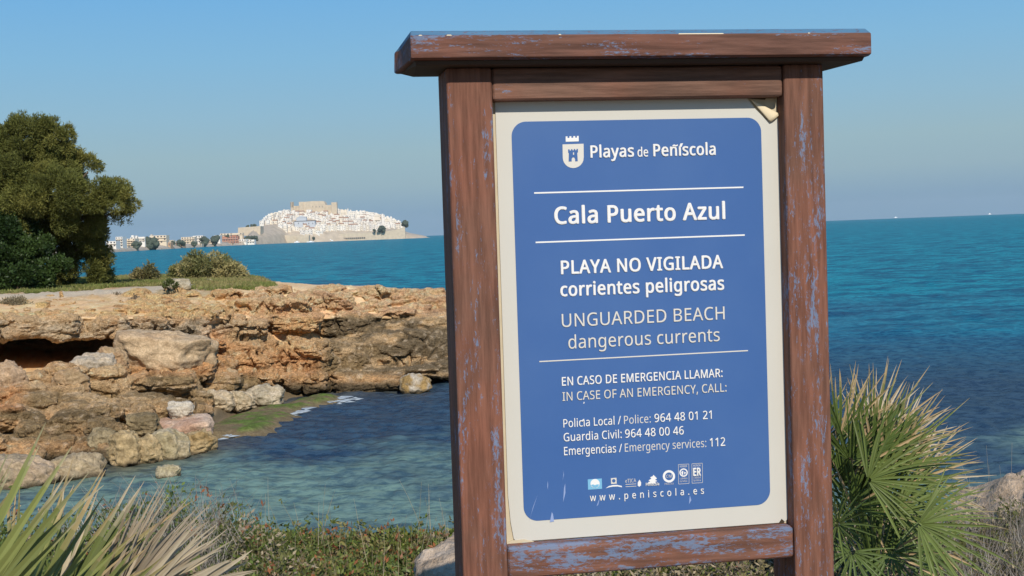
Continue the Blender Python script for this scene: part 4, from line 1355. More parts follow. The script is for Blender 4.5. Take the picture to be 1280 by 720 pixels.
block(324.5, 300.4, 332.5, 304.4, 2330, m_wwall, 'small white hut at the foot of the stone rampart', floors=1, bays=2, name='low_house')
block(275, 291.5, 303, 295.6, 2180, m_cwall, 'long pale building behind the red apartment block', floors=2, bays=7)
block(198, 303.4, 213, 308.6, 1480, m_ochre, 'low ochre stone house right of the broad dark tree', floors=1, bays=5, name='low_house')
block(213.5, 304.6, 229, 308.4, 1560, m_ochre, 'long low ochre building beside the water', floors=1, bays=6, name='low_house')
block(229.5, 305, 252, 308, 1660, m_cstone, 'long low stone building in front of the small trees', floors=1, bays=7, name='low_house')
block(334, 297.6, 344, 301, 2330, m_wwall, 'little white terrace house on the rampart slope', floors=1, bays=3, name='low_house')
block(395, 289.5, 403, 296, 2400, m_ochre, 'ochre gatehouse between the rampart and the sea wall', floors=2, bays=2, name='gatehouse')
block(250, 304.6, 290, 307.2, 1880, m_ochre, 'row of low pale huts on the shore under the pair of dark trees', floors=1, bays=10, name='low_house')

for x0, x1, y0, y1, mt, lb in ((208, 217, 300.2, 305.5, 'c', 'small cream house standing alone between the cream block and the low wide tree'), (219, 226.4, 301, 305, 'w', 'small white house just left of the low wide tree'), (259, 268, 299.5, 304.6, 'c', 'small cream house between the pair of big dark trees'), (289, 300, 302.6, 306.4, 'w', 'white beach hut in front of the right end of the red block'), (137, 160, 308.4, 311.6, 's', 'low stone wall house at the water below the tall narrow white building'), (161, 184, 307.2, 310.4, 's', 'low stone building at the water left of the broad dark tree'), (318.5, 325, 298.6, 303.8, 'c', 'narrow cream house between the dark grove and the stone rampart')):
    block(x0, y0, x1, y1, shore_D(x1) + 30, {'c': m_cwall, 'w': m_wwall, 's': m_cstone}[mt], lb, floors=1 if mt == 's' else 2, bays=4, name='low_house', depth=9)

# ------------------------------------------------------------------ loose rocks, each a thing
m_bould, nt, b = new_mat('boulder_stone', .92, .12)
q = NT(nt)
pos = q.pos()
cr_ = q.attr('Rock')
g1 = q.noise(pos, 22, 6, .7); g2 = q.noise(pos, 6, 5, .65)
cc2 = q.mix(.85, cr_, q.mix(q.ramp(g1, .25, .75), (.6, .58, .55), (1.25, 1.25, 1.25)), 'MULTIPLY')
cc2 = q.mix(.8, cc2, q.mix(q.ramp(g2, .3, .7), (.7, .68, .65), (1.2, 1.2, 1.2)), 'MULTIPLY')
q.l(cc2, b.inputs['Base Color'])
b1 = q.bump(g2, .8, .07, None)
q.bump(g1, .8, .03, b, b1)

def boulder(x0, y0, x1, y1, seed, col, label, D=None, lean=0.0, col2=None, boxy=3.0, cuts=14, rough=.17, depth=None, sink=0.0, name='boulder', group=None):
    cx, cy = (x0 + x1) / 2, (y0 + y1) / 2
    D = D or face_D(cx, cy)
    s = D / FPX
    hw, hh = (x1 - x0) / 2 * s, (y1 - y0) / 2 * s
    p, f = chunk(26, (hw * 1.05, depth or hw * .8, hh * 1.08), seed, boxy, cuts, rough)
    c = at(cx, cy, D)
    p = p @ rot(0, R(lean), 0).T @ rot(0, 0, -math.atan2(c[0], c[1])).T
    fine = fbm(p / hw * 4.5, 4, seed + 3)
    nrm = p / np.linalg.norm(p, axis=1)[:, None]
    p = p + nrm * (fine * hw * .11)[:, None]
    p[:, 2] -= sink
    zb_ = p[:, 2].min()
    n_ = fbm(p / hw * 1.6 + seed, 4, seed + 5); n2_ = fbm(p / hw * 5 + seed, 3, seed + 6)
    cl_ = np.array(col)[None] * (1 + .28 * n2_)[:, None]
    c2_ = np.array(col2 if col2 is not None else np.array(col) * .6)
    w_ = np.clip(.35 + 2.2 * n_, 0, 1)[:, None] * .8
    cl_ = cl_ * (1 - w_) + c2_ * w_
    wz = c[2] + p[:, 2]
    wet = np.clip((.11 + .08 * n_ - wz) / .08, 0, 1)[:, None]
    cl_ = cl_ * (1 - wet) + DARK * .8 * wet
    p[:, 2] -= zb_
    me = np_mesh(name, p, f, smooth=True)
    vcol(me, 'Rock', np.clip(cl_, .02, .8))
    o = link(name, me, m_bould)
    o.location = (c[0], c[1], c[2] + zb_)
    return tag(o, label, 'rock', group)
boulder(150, 419, 266, 462, 41, (.58, .43, .27), 'largest fallen slab, tilted and flat topped, right of the cave', face_D(210, 445) - .55, 9, (.52, .35, .2), 5.0, 6, .07, depth=1.1, name='fallen_slab')
YEL = (.47, .35, .19); PNK = (.64, .47, .34); WHT = (.60, .53, .42); GRB = (.54, .45, .31)
boulder(137, 541, 174, 588, 1, YEL, 'tall tan boulder at the water edge, first of the tan boulders from the left', 30.6, 4)
boulder(167, 547, 200, 586, 2, YEL, 'narrow tan boulder at the water edge, second of the tan boulders from the left', 30.8, -6)
boulder(188, 541, 234, 579, 3, (.38, .31, .18), 'tan and cream boulder at the water edge, third of the tan boulders from the left', 31.4, 6, GRB)
boulder(222, 540, 267, 573, 4, YEL, 'rounded mustard brown boulder reaching farthest right into the cove water', 32.2, -12, (.30, .19, .07))
boulder(158, 518, 196, 545, 5, (.30, .23, .13), 'dark split boulder above the tan boulders at the water edge', 33)
boulder(112, 536, 142, 566, 6, (.34, .27, .16), 'olive tan boulder left of the row of tan boulders', 31.2, 8)
boulder(196, 524, 262, 545, 7, PNK, 'flat pale pink slab lying beside the green algae', 34.6, -3, (.50, .30, .2), 5, 6, .06, depth=.9, name='slab')
boulder(212, 503, 240, 526, 8, WHT, 'blocky white boulder above the pink slab', 34.9, 3, (.5, .44, .36), 4.5)
boulder(253, 490, 290, 515, 9, (.54, .43, .29), 'pale grey boulder at the left of the row behind the algae', 38.4, 0, (.36, .30, .2))
boulder(284, 491, 316, 513, 10, (.56, .45, .30), 'pale middle boulder of the row behind the algae', 38.9, 10, (.36, .30, .2))
boulder(308, 482, 353, 512, 11, (.55, .46, .33), 'largest pale grey boulder at the right end of the row behind the algae', 40, -4, (.36, .31, .22), 4)
boulder(196, 582, 225, 601, 12, (.42, .36, .24), 'small tan rock standing alone in the shallow cove water', 28.7, 0, (.44, .37, .22), 2.6, 8, .16)
boulder(501, 467, 537, 494, 13, (.36, .24, .10), 'orange and white boulder at the foot of the right part of the cliff', 42.8, -8, (.56, .52, .45), 2.6, 6, .09)
boulder(90, 444, 141, 474, 14, (.58, .47, .34), 'pale pointed boulder in the mouth of the cave', 37.2, -12, (.42, .36, .28))
boulder(122, 436, 158, 464, 15, (.44, .31, .18), 'orange tan boulder at the right side of the cave mouth', 37.6, 4, (.40, .25, .14))
boulder(-4, 455, 32, 494, 16, (.48, .33, .20), 'rounded peach boulder below the left side of the cave', 35.4, 6, (.42, .30, .2), 2.8)
boulder(70, 463, 112, 500, 17, (.45, .30, .17), 'orange crumbly boulder below the middle of the cave', 35.6, -8, (.36, .26, .15))
boulder(140, 462, 154, 471, 18, WHT, 'small white stone beside the tilted slab', 36.9)
boulder(146, 511, 164, 521, 19, WHT, 'small pale stone among the dark rocks above the dark split boulder', 34.6)
boulder(-40, 575, 60, 622, 20, (.48, .36, .24), 'broad pale boulder behind the tips of the left palm leaves', 28.6, 4, (.38, .30, .19))
boulder(60, 572, 128, 606, 21, (.42, .33, .21), 'tan boulder between the palm leaf tips and the tan boulders', 29.4, -5)
boulder(206, 349.5, 237, 363, 22, (.50, .43, .31), 'squared stone block beside the path on the headland', 47.5, 0, (.34, .29, .2), 5, 4, .05, name='stone_block')
boulder(257, 349.4, 265, 354, 23, WHT, 'small white stone on the grass right of the stone block', 57)
boulder(528, 512.5, 549, 520, 24, (.13, .095, .035), 'small weed covered rock just breaking the water near the sign', 38.2, 0, (.20, .13, .04), 2.4, 3, .12)
boulder(435, 362, 448, 366, 25, (.44, .30, .2), 'small stone on the top of the headland', 51)
# foreground rocks
def near_rock(x0, y0, x1, y1, D, seed, label):
    return boulder(x0, y0, x1, y1, seed, (.50, .38, .27), label, D, 0, (.54, .44, .34), 3.0, 8, .09, depth=.5, sink=.0)
near_rock(524, 669, 680, 795, 6.15, 31, 'pale peach rock behind the left post of the sign')
near_rock(1196, 610, 1420, 800, 7.4, 32, 'large pale peach rock at the right edge of the picture beside the palm')

# algae shelf, wet sand and foam at the back of the cove
def shelf(name, px, z, col, kind='stuff', amp=.04, step=.07, seed=0):
    pts = np.array([at_z(x, y, z)[:2] for x, y in px])
    x0_, y0_ = pts.min(0); x1_, y1_ = pts.max(0)
    gx_ = np.arange(x0_ - .3, x1_ + .3, step); gy_ = np.arange(y0_ - .3, y1_ + .3, step)
    GX, GY = np.meshgrid(gx_, gy_)
    p = np.stack([GX.ravel(), GY.ravel()], 1)
    ins = np.zeros(len(p), bool)
    j = len(pts) - 1
    for i in range(len(pts)):
        a, b_ = pts[i], pts[j]
        cnd = (a[1] > p[:, 1]) != (b_[1] > p[:, 1])
        ins ^= cnd & (p[:, 0] < (b_[0] - a[0]) * (p[:, 1] - a[1]) / (b_[1] - a[1] + 1e-12) + a[0])
        j = i
    dd = dist_line(p, np.concatenate([pts, pts[:1]]))
    sd = np.where(ins, dd, -dd)
    sd = sd + .45 * fbm(np.stack([p[:, 0], p[:, 1], np.zeros(len(p))], 1) * .8, 4, seed + 8)
    p3 = np.stack([p[:, 0], p[:, 1], np.zeros(len(p))], 1)
    n_ = fbm(p3 * 1.3, 4, seed); n2_ = fbm(p3 * 5, 4, seed + 4, gain=.7)
    p3[:, 2] = z + np.minimum(sd, .5) * .3 - .06 + amp * n_ + amp * .5 * n2_
    g_ = np.arange(GX.size).reshape(GX.shape)
    F_ = np.stack([g_[:-1, :-1], g_[:-1, 1:], g_[1:, 1:], g_[1:, :-1]], -1).reshape(-1, 4)
    me = np_mesh(name, p3, F_, smooth=True)
    vcol(me, 'Rock', np.clip(col(n_, n2_, sd), .01, .8))
    o = link(name, me, m_bould)
    return o
def c_algae(n_, n2_, sd):
    w_ = np.clip(.28 + 2.2 * n_ + 1.8 * n2_ + .3 * (sd - .5), 0, 1)[:, None]
    w_ = w_ * np.clip((sd - .12) / .3, 0, 1)[:, None]
    return np.array([.22, .165, .09]) * (1 - w_) + np.array([.12, .17, .035]) * w_ * (1 + .9 * n2_)[:, None]
o = shelf('tidal_shelf', [(236, 545), (262, 528), (300, 512), (352, 505), (398, 493), (425, 494), (425, 499), (395, 506), (352, 532), (322, 541), (285, 545), (255, 549)], .07, c_algae, seed=5)
tag(o, 'low rock shelf carpeted with bright green algae at the back of the cove', kind='structure')
# foam where the ripples break on the shelf
rf = np.random.default_rng(9)
vs, fs, of = [], [], 0
for x0_, y0_, x1_, y1_, n_, sc in ((392, 505, 432, 497, 22, 1), (415, 503, 455, 498.5, 12, .7), (276, 547, 338, 534, 14, .5), (362, 519, 392, 508, 16, 1)):
    for k in range(n_):
        t = rf.uniform(0, 1)
        x = x0_ + (x1_ - x0_) * t + rf.normal() * 2; y = y0_ + (y1_ - y0_) * t + rf.normal() * 1.2
        c_ = at_z(x, y, .045)
        n = 9
        a = np.linspace(0, 6.283, n, endpoint=False)
        r_ = sc * rf.uniform(.02, .10) * (1 + .45 * rf.normal(size=n))
        u = R(rf.uniform(10, 40))
        ex = np.stack([np.cos(a) * r_ * 3.2, np.sin(a) * r_ * .8], 1) @ np.array([[math.cos(u), math.sin(u)], [-math.sin(u), math.cos(u)]])
        ring_ = np.stack([c_[0] + ex[:, 0], c_[1] + ex[:, 1], np.full(n, .035)], 1)
        vs.append(np.concatenate([ring_, [[c_[0], c_[1], .075]]]))
        fs.append(np.array([(j, (j + 1) % n, n) for j in range(n)]) + of); of += n + 1
m_foam = plain('sea_foam', (.36, .40, .42), .7, .2, 20)
foam = link('sea_foam', np_mesh('sea_foam', np.concatenate(vs), np.concatenate(fs), smooth=True), m_foam)
tag(foam, 'white foam of small ripples along the shelf', kind='stuff')

# ------------------------------------------------------------------ leaves
class Leaves:
    def __init__(self): self.v, self.f, self.c, self.o = [], [], [], 0
    def quads(self, P0, P1, P2, P3, col):
        n = len(P0)
        v = np.stack([P0, P1, P2, P3], 1).reshape(-1, 3)
        self.v.append(v); self.f.append(np.arange(n * 4).reshape(n, 4) + self.o); self.o += n * 4
        self.c.append(col)
    def tufts(self, pts, nrm, length, width, cols, r, k=3, spread=.7):
        """k narrow diamond leaves at each point, leaning out along the normal"""
        n = len(pts)
        for _ in range(k):
            d = nrm + r.normal(size=(n, 3)) * spread
            d /= np.linalg.norm(d, axis=1)[:, None]
            s = np.cross(d, r.normal(size=(n, 3))); s /= np.linalg.norm(s, axis=1)[:, None] + 1e-9
            L = (length * r.uniform(.6, 1.3, n))[:, None]; W_ = (width * r.uniform(.6, 1.3, n))[:, None]
            a = pts + r.normal(size=(n, 3)) * length * .25
            self.quads(a, a + d * L * .5 + s * W_, a + d * L, a + d * L * .5 - s * W_, cols * r.uniform(.75, 1.25, (n, 1)))
    def build(self, name, mat, parent=None, origin=None):
        v = np.concatenate(self.v)
        if origin is not None: v = v - np.asarray(origin)
        return link(name, np_mesh(name, v, np.concatenate(self.f), np.clip(np.concatenate(self.c), .005, 1)), mat, parent)
m_pine = leaf_mat('pine_needles', .7, .12, .15)
m_leaf = leaf_mat('scrub_leaves', .5, .25, .3)
m_blade = leaf_mat('palm_blades', .5, .18, .3)
m_drygrass = leaf_mat('dry_stems', .8, .15, .1)
m_bark = plain('bark', (.11, .08, .055), .95, .4, 6, bump=.03)

def lumps_to_points(lumps, per_m2, r, lo=-.6):
    """points on lumpy sub-blobs of each big lump: (centre, radii)"""
    P_, N_, K_ = [], [], []
    for c0, rad_ in lumps:
        c0 = np.array(c0); rad_ = np.array(rad_)
        nb = int(14 + 16 * rad_.mean())
        for _ in range(nb):
            u = r.normal(size=3); u /= np.linalg.norm(u)
            if u[2] < lo: continue
            bc = c0 + u * rad_ * r.uniform(.60, 1.0)
            br_ = rad_.mean() * r.uniform(.16, .36)
            n = int(4 * math.pi * br_ ** 2 * per_m2)
            d = r.normal(size=(n, 3)); d /= np.linalg.norm(d, axis=1)[:, None]
            P_.append(bc + d * br_ * r.uniform(.55, 1.05, (n, 1)) ** .6 * (1 + .25 * vnoise(d * 2.5 + bc, 3))[:, None])
            N_.append(d * .6 + u * .5 + np.array([0, 0, .35])); K_.append(np.full(n, r.uniform(-1, 1)))
    return np.concatenate(P_), np.concatenate(N_), np.concatenate(K_)

# the big pine on the headland
D_T = 53.0
S_T = D_T / FPX
rt = np.random.default_rng(55)
tb = at(20, 363, D_T); tb[2] = 3.25
pine = empty('pine_tree', tb)
tag(pine, 'broad wind-shaped pine tree with lumpy olive crown on the left of the headland', 'tree')
lumps = []
for x, y, rx, ry, dd in ((22, 183, 56, 33, 0), (68, 172, 22, 23, -.3), (-40, 190, 60, 45, .5), (30, 215, 62, 32, -1.0), (104, 204, 22, 20, .6), (60, 246, 58, 27, -1.6), (118, 247, 38, 22, -1.0), (146, 250, 24, 23, -.2), (52, 274, 55, 26, -1.2), (149, 274, 13, 9, .5), (100, 276, 45, 25, .2), (-50, 250, 70, 50, 0), (108, 300, 34, 28, .9), (104, 334, 36, 30, 1.3), (0, 240, 60, 50, .6), (50, 205, 34, 34, 1.6), (50, 300, 50, 30, .8), (87, 203, 17, 19, 1.0), (20, 290, 40, 30, 1.0), (86, 226, 24, 16, 1.3)):
    c_ = at(x, y, D_T + dd)
    lumps.append((c_, (rx * S_T, (rx + ry) / 2 * S_T, ry * S_T)))
PT, NTt, KT = lumps_to_points(lumps, 190, rt, -.75)
g_ = fbm(PT * .9, 3, 31)
col_ = np.array([.13, .138, .034]) * (1 + .22 * KT + .35 * g_)[:, None]
yel = np.clip(KT * .6 + g_ * 1.5, 0, 1)[:, None]
col_ = col_ * (1 - .6 * yel) + np.array([.215, .185, .045]) * .6 * yel
L_ = Leaves(); L_.tufts(PT, NTt, .135, .0145, col_, rt, 4, .65)
L_.build('crown', m_pine, pine, tb)
mb = MB()
trunk = [(0, 0, -.4), (.15, .0, .8), (.5, .1, 2.0), (.9, .0, 3.2), (.8, .0, 4.6)]
mb.tube(trunk, [.36, .30, .26, .20, .08], 10)
for x, y, k in ((60, 205, 3), (110, 215, 3), (130, 255, 2), (-30, 220, 3), (70, 265, 2), (100, 310, 1), (100, 280, 2), (25, 185, 3), (0, 250, 2), (148, 262, 2)):
    e = at(x, y, D_T + rt.uniform(-.8, .8)) - tb
    s = np.array(trunk[k]); m_ = (s + e) / 2 + np.array([0, 0, -.25])
    mb.tube([tuple(s), tuple(m_), tuple(e)], [.12, .08, .03], 6)
mb.build('trunk', m_bark, pine)

def shrub(name, label, cat, lumps_px, D, z0, cols, size, width, per, seed, k=3, mat=None, lo=-.2, spread=.7, group=None):
    r = np.random.default_rng(seed)
    x, y = lumps_px[0][:2]
    b_ = at(x, y, D); b_[2] = z0
    o = empty(name, b_)
    tag(o, label, cat, group)
    lm = []
    for x, y, rx, ry, dd in lumps_px:
        s = (D + dd) / FPX
        lm.append((at(x, y, D + dd), (rx * s, rx * s * .9, ry * s)))
    P_, N_, K_ = lumps_to_points(lm, per, r, lo)
    g_ = fbm(P_ * 1.4, 3, seed)
    w_ = np.clip(.5 + .5 * K_ + g_, 0, 1)[:, None]
    c_ = np.array(cols[0]) * (1 - w_) + np.array(cols[1]) * w_
    L_ = Leaves(); L_.tufts(P_, N_, size, width, c_, r, k, spread)
    L_.build('foliage', mat or m_leaf, o, b_)
    mb = MB()
    for j in range(6):
        a = r.uniform(0, 6.28)
        e = np.array(lm[j % len(lm)][0]) - b_ + np.array([math.cos(a), math.sin(a), 0]) * .3
        mb.tube([(0, 0, -.1), tuple(e * .55 + np.array([0, 0, .05])), tuple(e)], [.04, .03, .01], 5)
    mb.build('stem', m_bark, o)
    return o
shrub('dark_shrub', 'dense dark green bush growing under the pine at the left edge', 'bush', [(25, 330, 48, 42, 0), (-30, 318, 60, 55, .4), (62, 342, 26, 24, -.3), (5, 300, 40, 26, .3), (20, 350, 50, 22, -.5)], 50.5, 3.3, [(.022, .045, .012), (.05, .085, .02)], .12, .035, 170, 71)
shrub('olive_shrub', 'large rounded olive bush on the headland, widest of the bushes by the water', 'bush', [(262, 340, 38, 19, 0), (285, 344, 22, 13, .2), (240, 343, 20, 13, -.2)], 60.5, 3.35, [(.19, .19, .07), (.44, .37, .16)], .16, .028, 120, 72)
shrub('olive_shrub', 'small bush touching the left side of the large olive bush', 'bush', [(227, 342, 15, 12, 0), (218, 346, 8, 7, .3)], 61.5, 3.35, [(.17, .18, .06), (.32, .29, .11)], .15, .028, 140, 73)
shrub('olive_shrub', 'low olive brown bush standing alone between pine and large bush', 'bush', [(183, 343, 16, 12, 0), (197, 346, 12, 8, .2), (174, 346, 10, 8, -.2)], 60.5, 3.35, [(.16, .15, .06), (.32, .26, .12)], .15, .028, 140, 74)
shrub('low_shrub', 'small green plant leaning on the squared stone block', 'bush', [(214, 358, 9, 7, -1.2)], 47.5, 3.3, [(.06, .085, .02), (.10, .12, .03)], .09, .02, 300, 75)
shrub('dry_shrub', 'greyish dry bush at the left edge of the headland top', 'bush', [(20, 385, 20, 12, 0), (4, 388, 14, 11, -.2)], 42.5, 3.1, [(.19, .155, .09), (.28, .23, .14)], .09, .012, 220, 76)
shrub('dry_shrub', 'brownish dry tuft on the rim above the grey ledge, left of two', 'bush', [(147, 373, 8, 7, 0)], 46, 3.2, [(.16, .12, .075), (.26, .21, .13)], .09, .012, 300, 77)
shrub('dry_shrub', 'brownish dry tuft on the rim above the grey ledge, right of two', 'bush', [(168, 379, 9, 8, 0), (173, 386, 6, 6, -.2)], 44.5, 3.15, [(.17, .13, .09), (.26, .2, .14)], .09, .012, 300, 78)

# grass on the flat top
PV, prow = PLAT
rg = np.random.default_rng(81)
i0 = int(np.searchsorted(prow, 2.0)); i1 = int(np.searchsorted(prow, 3.05))
cand = PV[i0:i1].reshape(-1, 3)
N = 26000
xs_ = rg.uniform(-200, 360, N * 5); ds_ = rg.uniform(43, 68, N * 5)
# ground height under each tuft from the nearest grid point of the flat top
gxp = np.array([ray(x, 300)[0] / ray(x, 300)[1] for x in gx])
ii = np.clip(np.searchsorted(gxp, [ray(x, 300)[0] / ray(x, 300)[1] for x in xs_]), 0, len(gx) - 1)
sub = PV[i0:i1]
pts = []
for i, D, x in zip(ii, ds_, xs_):
    colm = sub[:, i]
    if D > colm[0, 1] or D < colm[-1, 1]: continue
    k = int(np.argmin(np.abs(colm[:, 1] - D)))
    pts.append((ray(x, 300)[0] / ray(x, 300)[1] * D, D, colm[k, 2]))
pts = np.array(pts)
nn = fbm(pts * .55, 3, 82); pdist = dist_line(pts[:, :2], PATH)
gxx, gyy = project(pts)
far = np.interp(pts[:, 1], [43, 46, 49, 52, 58, 66], [-.55, -.35, -.15, .2, .5, .7])
far = np.where(gxx > 235, far + .25, far) - np.clip((gxx - 318) / 25, 0, 1.5)
keep = (pdist > 1.75 + .5 * nn) & (rg.uniform(0, 1, len(pts)) < np.clip(.35 + far + 1.1 * nn, 0, 1))
pts = pts[keep]
nn = nn[keep]
dry = np.clip(.35 - .9 * nn + rg.normal(size=len(pts)) * .25, 0, 1)[:, None]
gc = np.array([.17, .20, .055]) * (1 - dry) + np.array([.32, .26, .12]) * dry
L_ = Leaves(); L_.tufts(pts, np.tile([0, 0, 1.0], (len(pts), 1)), 0.13, .014, gc, rg, 4, .45)
tag(L_.build('headland_grass', m_drygrass), 'short green and dry grass on the top of the headland', kind='stuff')

# ------------------------------------------------------------------ the near bank
bx = np.concatenate([np.linspace(-40, -8, 20), np.linspace(-7.6, 7.6, 150), np.linspace(8, 40, 20)])
by = np.concatenate([np.linspace(-30, 1, 16), np.linspace(1.2, 13, 150)])
BX, BY = np.meshgrid(bx, by)
def bank_z(X, Y):
    p = np.stack([X, Y, np.zeros_like(X)], -1).reshape(-1, 3)
    n = fbm(p * .5, 4, 301).reshape(X.shape); n2 = fbm(p * 2.3, 3, 303).reshape(X.shape)
    rim = 7.3 + .5 * n + .12 * X.clip(-8, 8) * 0
    z = 3.33 + .07 * n + .03 * n2 - .02 * np.clip(Y - 3, 0, 5)
    drop = np.clip(Y - rim, 0, None)
    return z - drop * 1.15 - .5 * np.clip(drop, 0, .6) + .12 * n2 * np.clip(drop, 0, 1)
BZ = bank_z(BX, BY)
bp = np.stack([BX, BY, BZ], -1).reshape(-1, 3)
g_ = np.arange(BX.size).reshape(BX.shape)
F = np.stack([g_[:-1, :-1], g_[:-1, 1:], g_[1:, 1:], g_[1:, :-1]], -1).reshape(-1, 4)
me = np_mesh('near_bank', bp, F, smooth=True)
n_ = fbm(bp * .9, 4, 305); n2_ = fbm(bp * 5, 3, 306)
vcol(me, 'Rock', np.clip(np.array([.30, .22, .14]) + n_[:, None] * np.array([.1, .09, .07]) + n2_[:, None] * .08, .03, .7))
bank = link('near_bank', me, m_bould)
tag(bank, 'sandy bank above the cove where the sign stands', kind='structure')

def bank_pts(n, x0, x1, d0, d1, r):
    x = r.uniform(x0, x1, n); D = r.uniform(d0, d1, n)
    X = D * (x - 640) / FPX
    z = bank_z(X, D)
    return np.stack([X, D, z], 1)
rs = np.random.default_rng(91)
# succulent and salt-bush cover along the rim
def cover(name, label, x0, x1, d0, d1, nplants, hgt, cols, size, width, seed, leaves=60, red=.06):
    r = np.random.default_rng(seed)
    c0 = bank_pts(nplants, x0, x1, d0, d1, r)
    L_ = Leaves()
    P_, N_, C_ = [], [], []
    for p in c0:
        if vnoise(p[None] * 1.3, 19)[0] < -.22 and r.random() < .8: continue
        cl_n = float(vnoise(p[None] * 2.2, 11)[0])
        hh = hgt * r.uniform(.45, 1.1) * (1 + .7 * cl_n); rr_ = r.uniform(.07, .17)
        kcol = np.array(cols[int(np.clip((.5 + .9 * cl_n) * len(cols) * .5 + r.uniform(0, len(cols) * .5), 0, len(cols) - 1))])
        nst = r.integers(5, 10)
        for _ in range(nst):
            tip = p + np.array([r.normal() * rr_, r.normal() * rr_, hh * r.uniform(.6, 1.1)])
            t = r.uniform(.15, 1.0, leaves // 5)[:, None]
            q_ = p + (tip - p) * t + r.normal(size=(len(t), 3)) * .012
            P_.append(q_); N_.append(np.tile((tip - p) / np.linalg.norm(tip - p), (len(t), 1)))
            redt = np.where((t > .84) & (r.random() < red), 1.0, 0.0)
            C_.append((kcol * r.uniform(.7, 1.3)) * (1 - redt) + np.array([.30, .11, .045]) * redt)
    P_, N_, C_ = np.concatenate(P_), np.concatenate(N_), np.concatenate(C_)
    L_.tufts(P_, N_, size, width, C_, r, 2, .8)
    return tag(L_.build(name, m_leaf), label, kind='stuff')
GREENS = [(.13, .17, .035), (.16, .19, .05), (.09, .13, .03), (.20, .18, .06), (.24, .18, .09), (.17, .20, .04)]
DRYC = [(.28, .22, .13), (.22, .18, .08), (.36, .29, .19), (.15, .15, .05), (.13, .14, .04)]
cover('ground_cover', 'low green and reddish plants along the rim of the bank', 250, 560, 6.1, 7.3, 820, .15, GREENS + GREENS[:4] + DRYC[:1], .030, .0066, 92, red=.10)
cover('ground_cover', 'low plants and dry sprigs behind the left palm', -120, 330, 5.4, 7.0, 780, .34, DRYC + GREENS[:3], .030, .006, 93)
cover('ground_cover', 'low scrub under the lower rail of the sign', 540, 1010, 5.4, 7.2, 560, .18, GREENS + DRYC[:3], .030, .006, 94, red=.03)
cover('ground_cover', 'dry grey green scrub under the right palm', 1000, 1420, 5.6, 7.0, 560, .26, DRYC, .03, .005, 95, red=0)

# dry stems and thin grass
def stems(name, label, pts, hgt, rad_, cols, r, lean=.25, twigs=0):
    vs, fs, cs_, of = [], [], [], 0
    for p in pts:
        h_ = hgt * r.uniform(.5, 1.15)
        a = r.uniform(0, 6.28); ln = abs(r.normal()) * lean
        d = np.array([math.cos(a) * ln, math.sin(a) * ln, 1.0])
        jobs = [(p, d * h_, rad_, 5)]
        for _ in range(twigs):
            t = r.uniform(.3, .9)
            b_ = p + d * h_ * t
            e = r.normal(size=3) * .6; e[2] = abs(e[2]) + .3
            jobs.append((b_, e / np.linalg.norm(e) * h_ * r.uniform(.25, .5), rad_ * .7, 3))
        col_ = np.array(cols[r.integers(len(cols))]) * r.uniform(.75, 1.2)
        for b_, v_, rd, n in jobs:
            bend = r.normal(size=3) * .1 * np.linalg.norm(v_); bend[2] *= .3
            tt = np.linspace(0, 1, n + 1)
            line = b_ + tt[:, None] * v_ + (tt ** 2)[:, None] * bend
            rr_ = rd * (1 - .75 * tt)
            ring_ = []
            for k in range(3):
                an = 2.094 * k
                ring_.append(line + rr_[:, None] * np.array([math.cos(an), math.sin(an), 0]))
            v3 = np.stack(ring_, 1).reshape(-1, 3)
            f3 = [(3 * i + k, 3 * i + (k + 1) % 3, 3 * (i + 1) + (k + 1) % 3, 3 * (i + 1) + k) for i in range(n) for k in range(3)]
            vs.append(v3); fs.append(np.array(f3) + of); of += len(v3); cs_.append(np.tile(col_, (len(f3), 1)))
    return tag(link(name, np_mesh(name, np.concatenate(vs), np.concatenate(fs), np.concatenate(cs_)), m_drygrass), label, kind='stuff')
STRAW = [(.42, .35, .22), (.34, .28, .18), (.48, .42, .30)]
GREY = [(.36, .32, .27), (.28, .24, .20), (.44, .40, .34)]
stems('dry_grass', 'thin straw coloured grass stems rising from the rim plants', bank_pts(70, 150, 575, 6.2, 7.3, rs), .42, .0022, STRAW, rs, .2)
stems('dry_twigs', 'tangle of grey dry twigs behind the left palm', bank_pts(240, 100, 262, 5.8, 7.0, rs), .46, .003, GREY, rs, .5, 6)
stems('dry_twigs', 'tangle of grey dry twigs beside the right palm', bank_pts(300, 1165, 1360, 5.4, 6.6, rs), .34, .0028, GREY, rs, .5, 7)
stems('dry_grass', 'thin stems between the right palm and the rock', bank_pts(26, 1180, 1290, 6.0, 7.0, rs), .62, .0022, GREY, rs, .15)

# ------------------------------------------------------------------ fan palms
def blade_strip(L_, base, d, up, length, width, droop, col, tip_col, tipf, r, n=10, fold=.35):
    """one folded, tapering segment of a fan leaf"""
    d = d / np.linalg.norm(d)
    s = np.cross(d, up); s /= np.linalg.norm(s) + 1e-9
    u = np.cross(s, d)
    t = np.linspace(0, 1, n + 1)
    tw = r.normal() * .25
    sag = r.normal(size=3) * .05 * length
    line = base + d * (t * length)[:, None] + np.array([0, 0, -1.0]) * (droop * length * t ** 2.2)[:, None] + sag * (t ** 2)[:, None]
    w = width * np.interp(t, [0, .12, .45, .8, 1], [.45, .85, 1.0, .55, .06]) * .5
    sx = s * math.cos(tw) + u * math.sin(tw)
    ux = np.cross(sx, d)
    a = line + sx * w[:, None] + ux * (w * fold)[:, None]
    c_ = line - sx * w[:, None] + ux * (w * fold)[:, None]
    tc = np.clip((t[:-1] - (1 - tipf) + .1) / .28, 0, 1)[:, None] if tipf > 0 else np.zeros((n, 1))
    cc_ = col * (1 - tc) + tip_col * tc
    L_.quads(a[:-1], line[:-1], line[1:], a[1:], cc_)
    L_.quads(line[:-1], c_[:-1], c_[1:], line[1:], cc_ * .93)

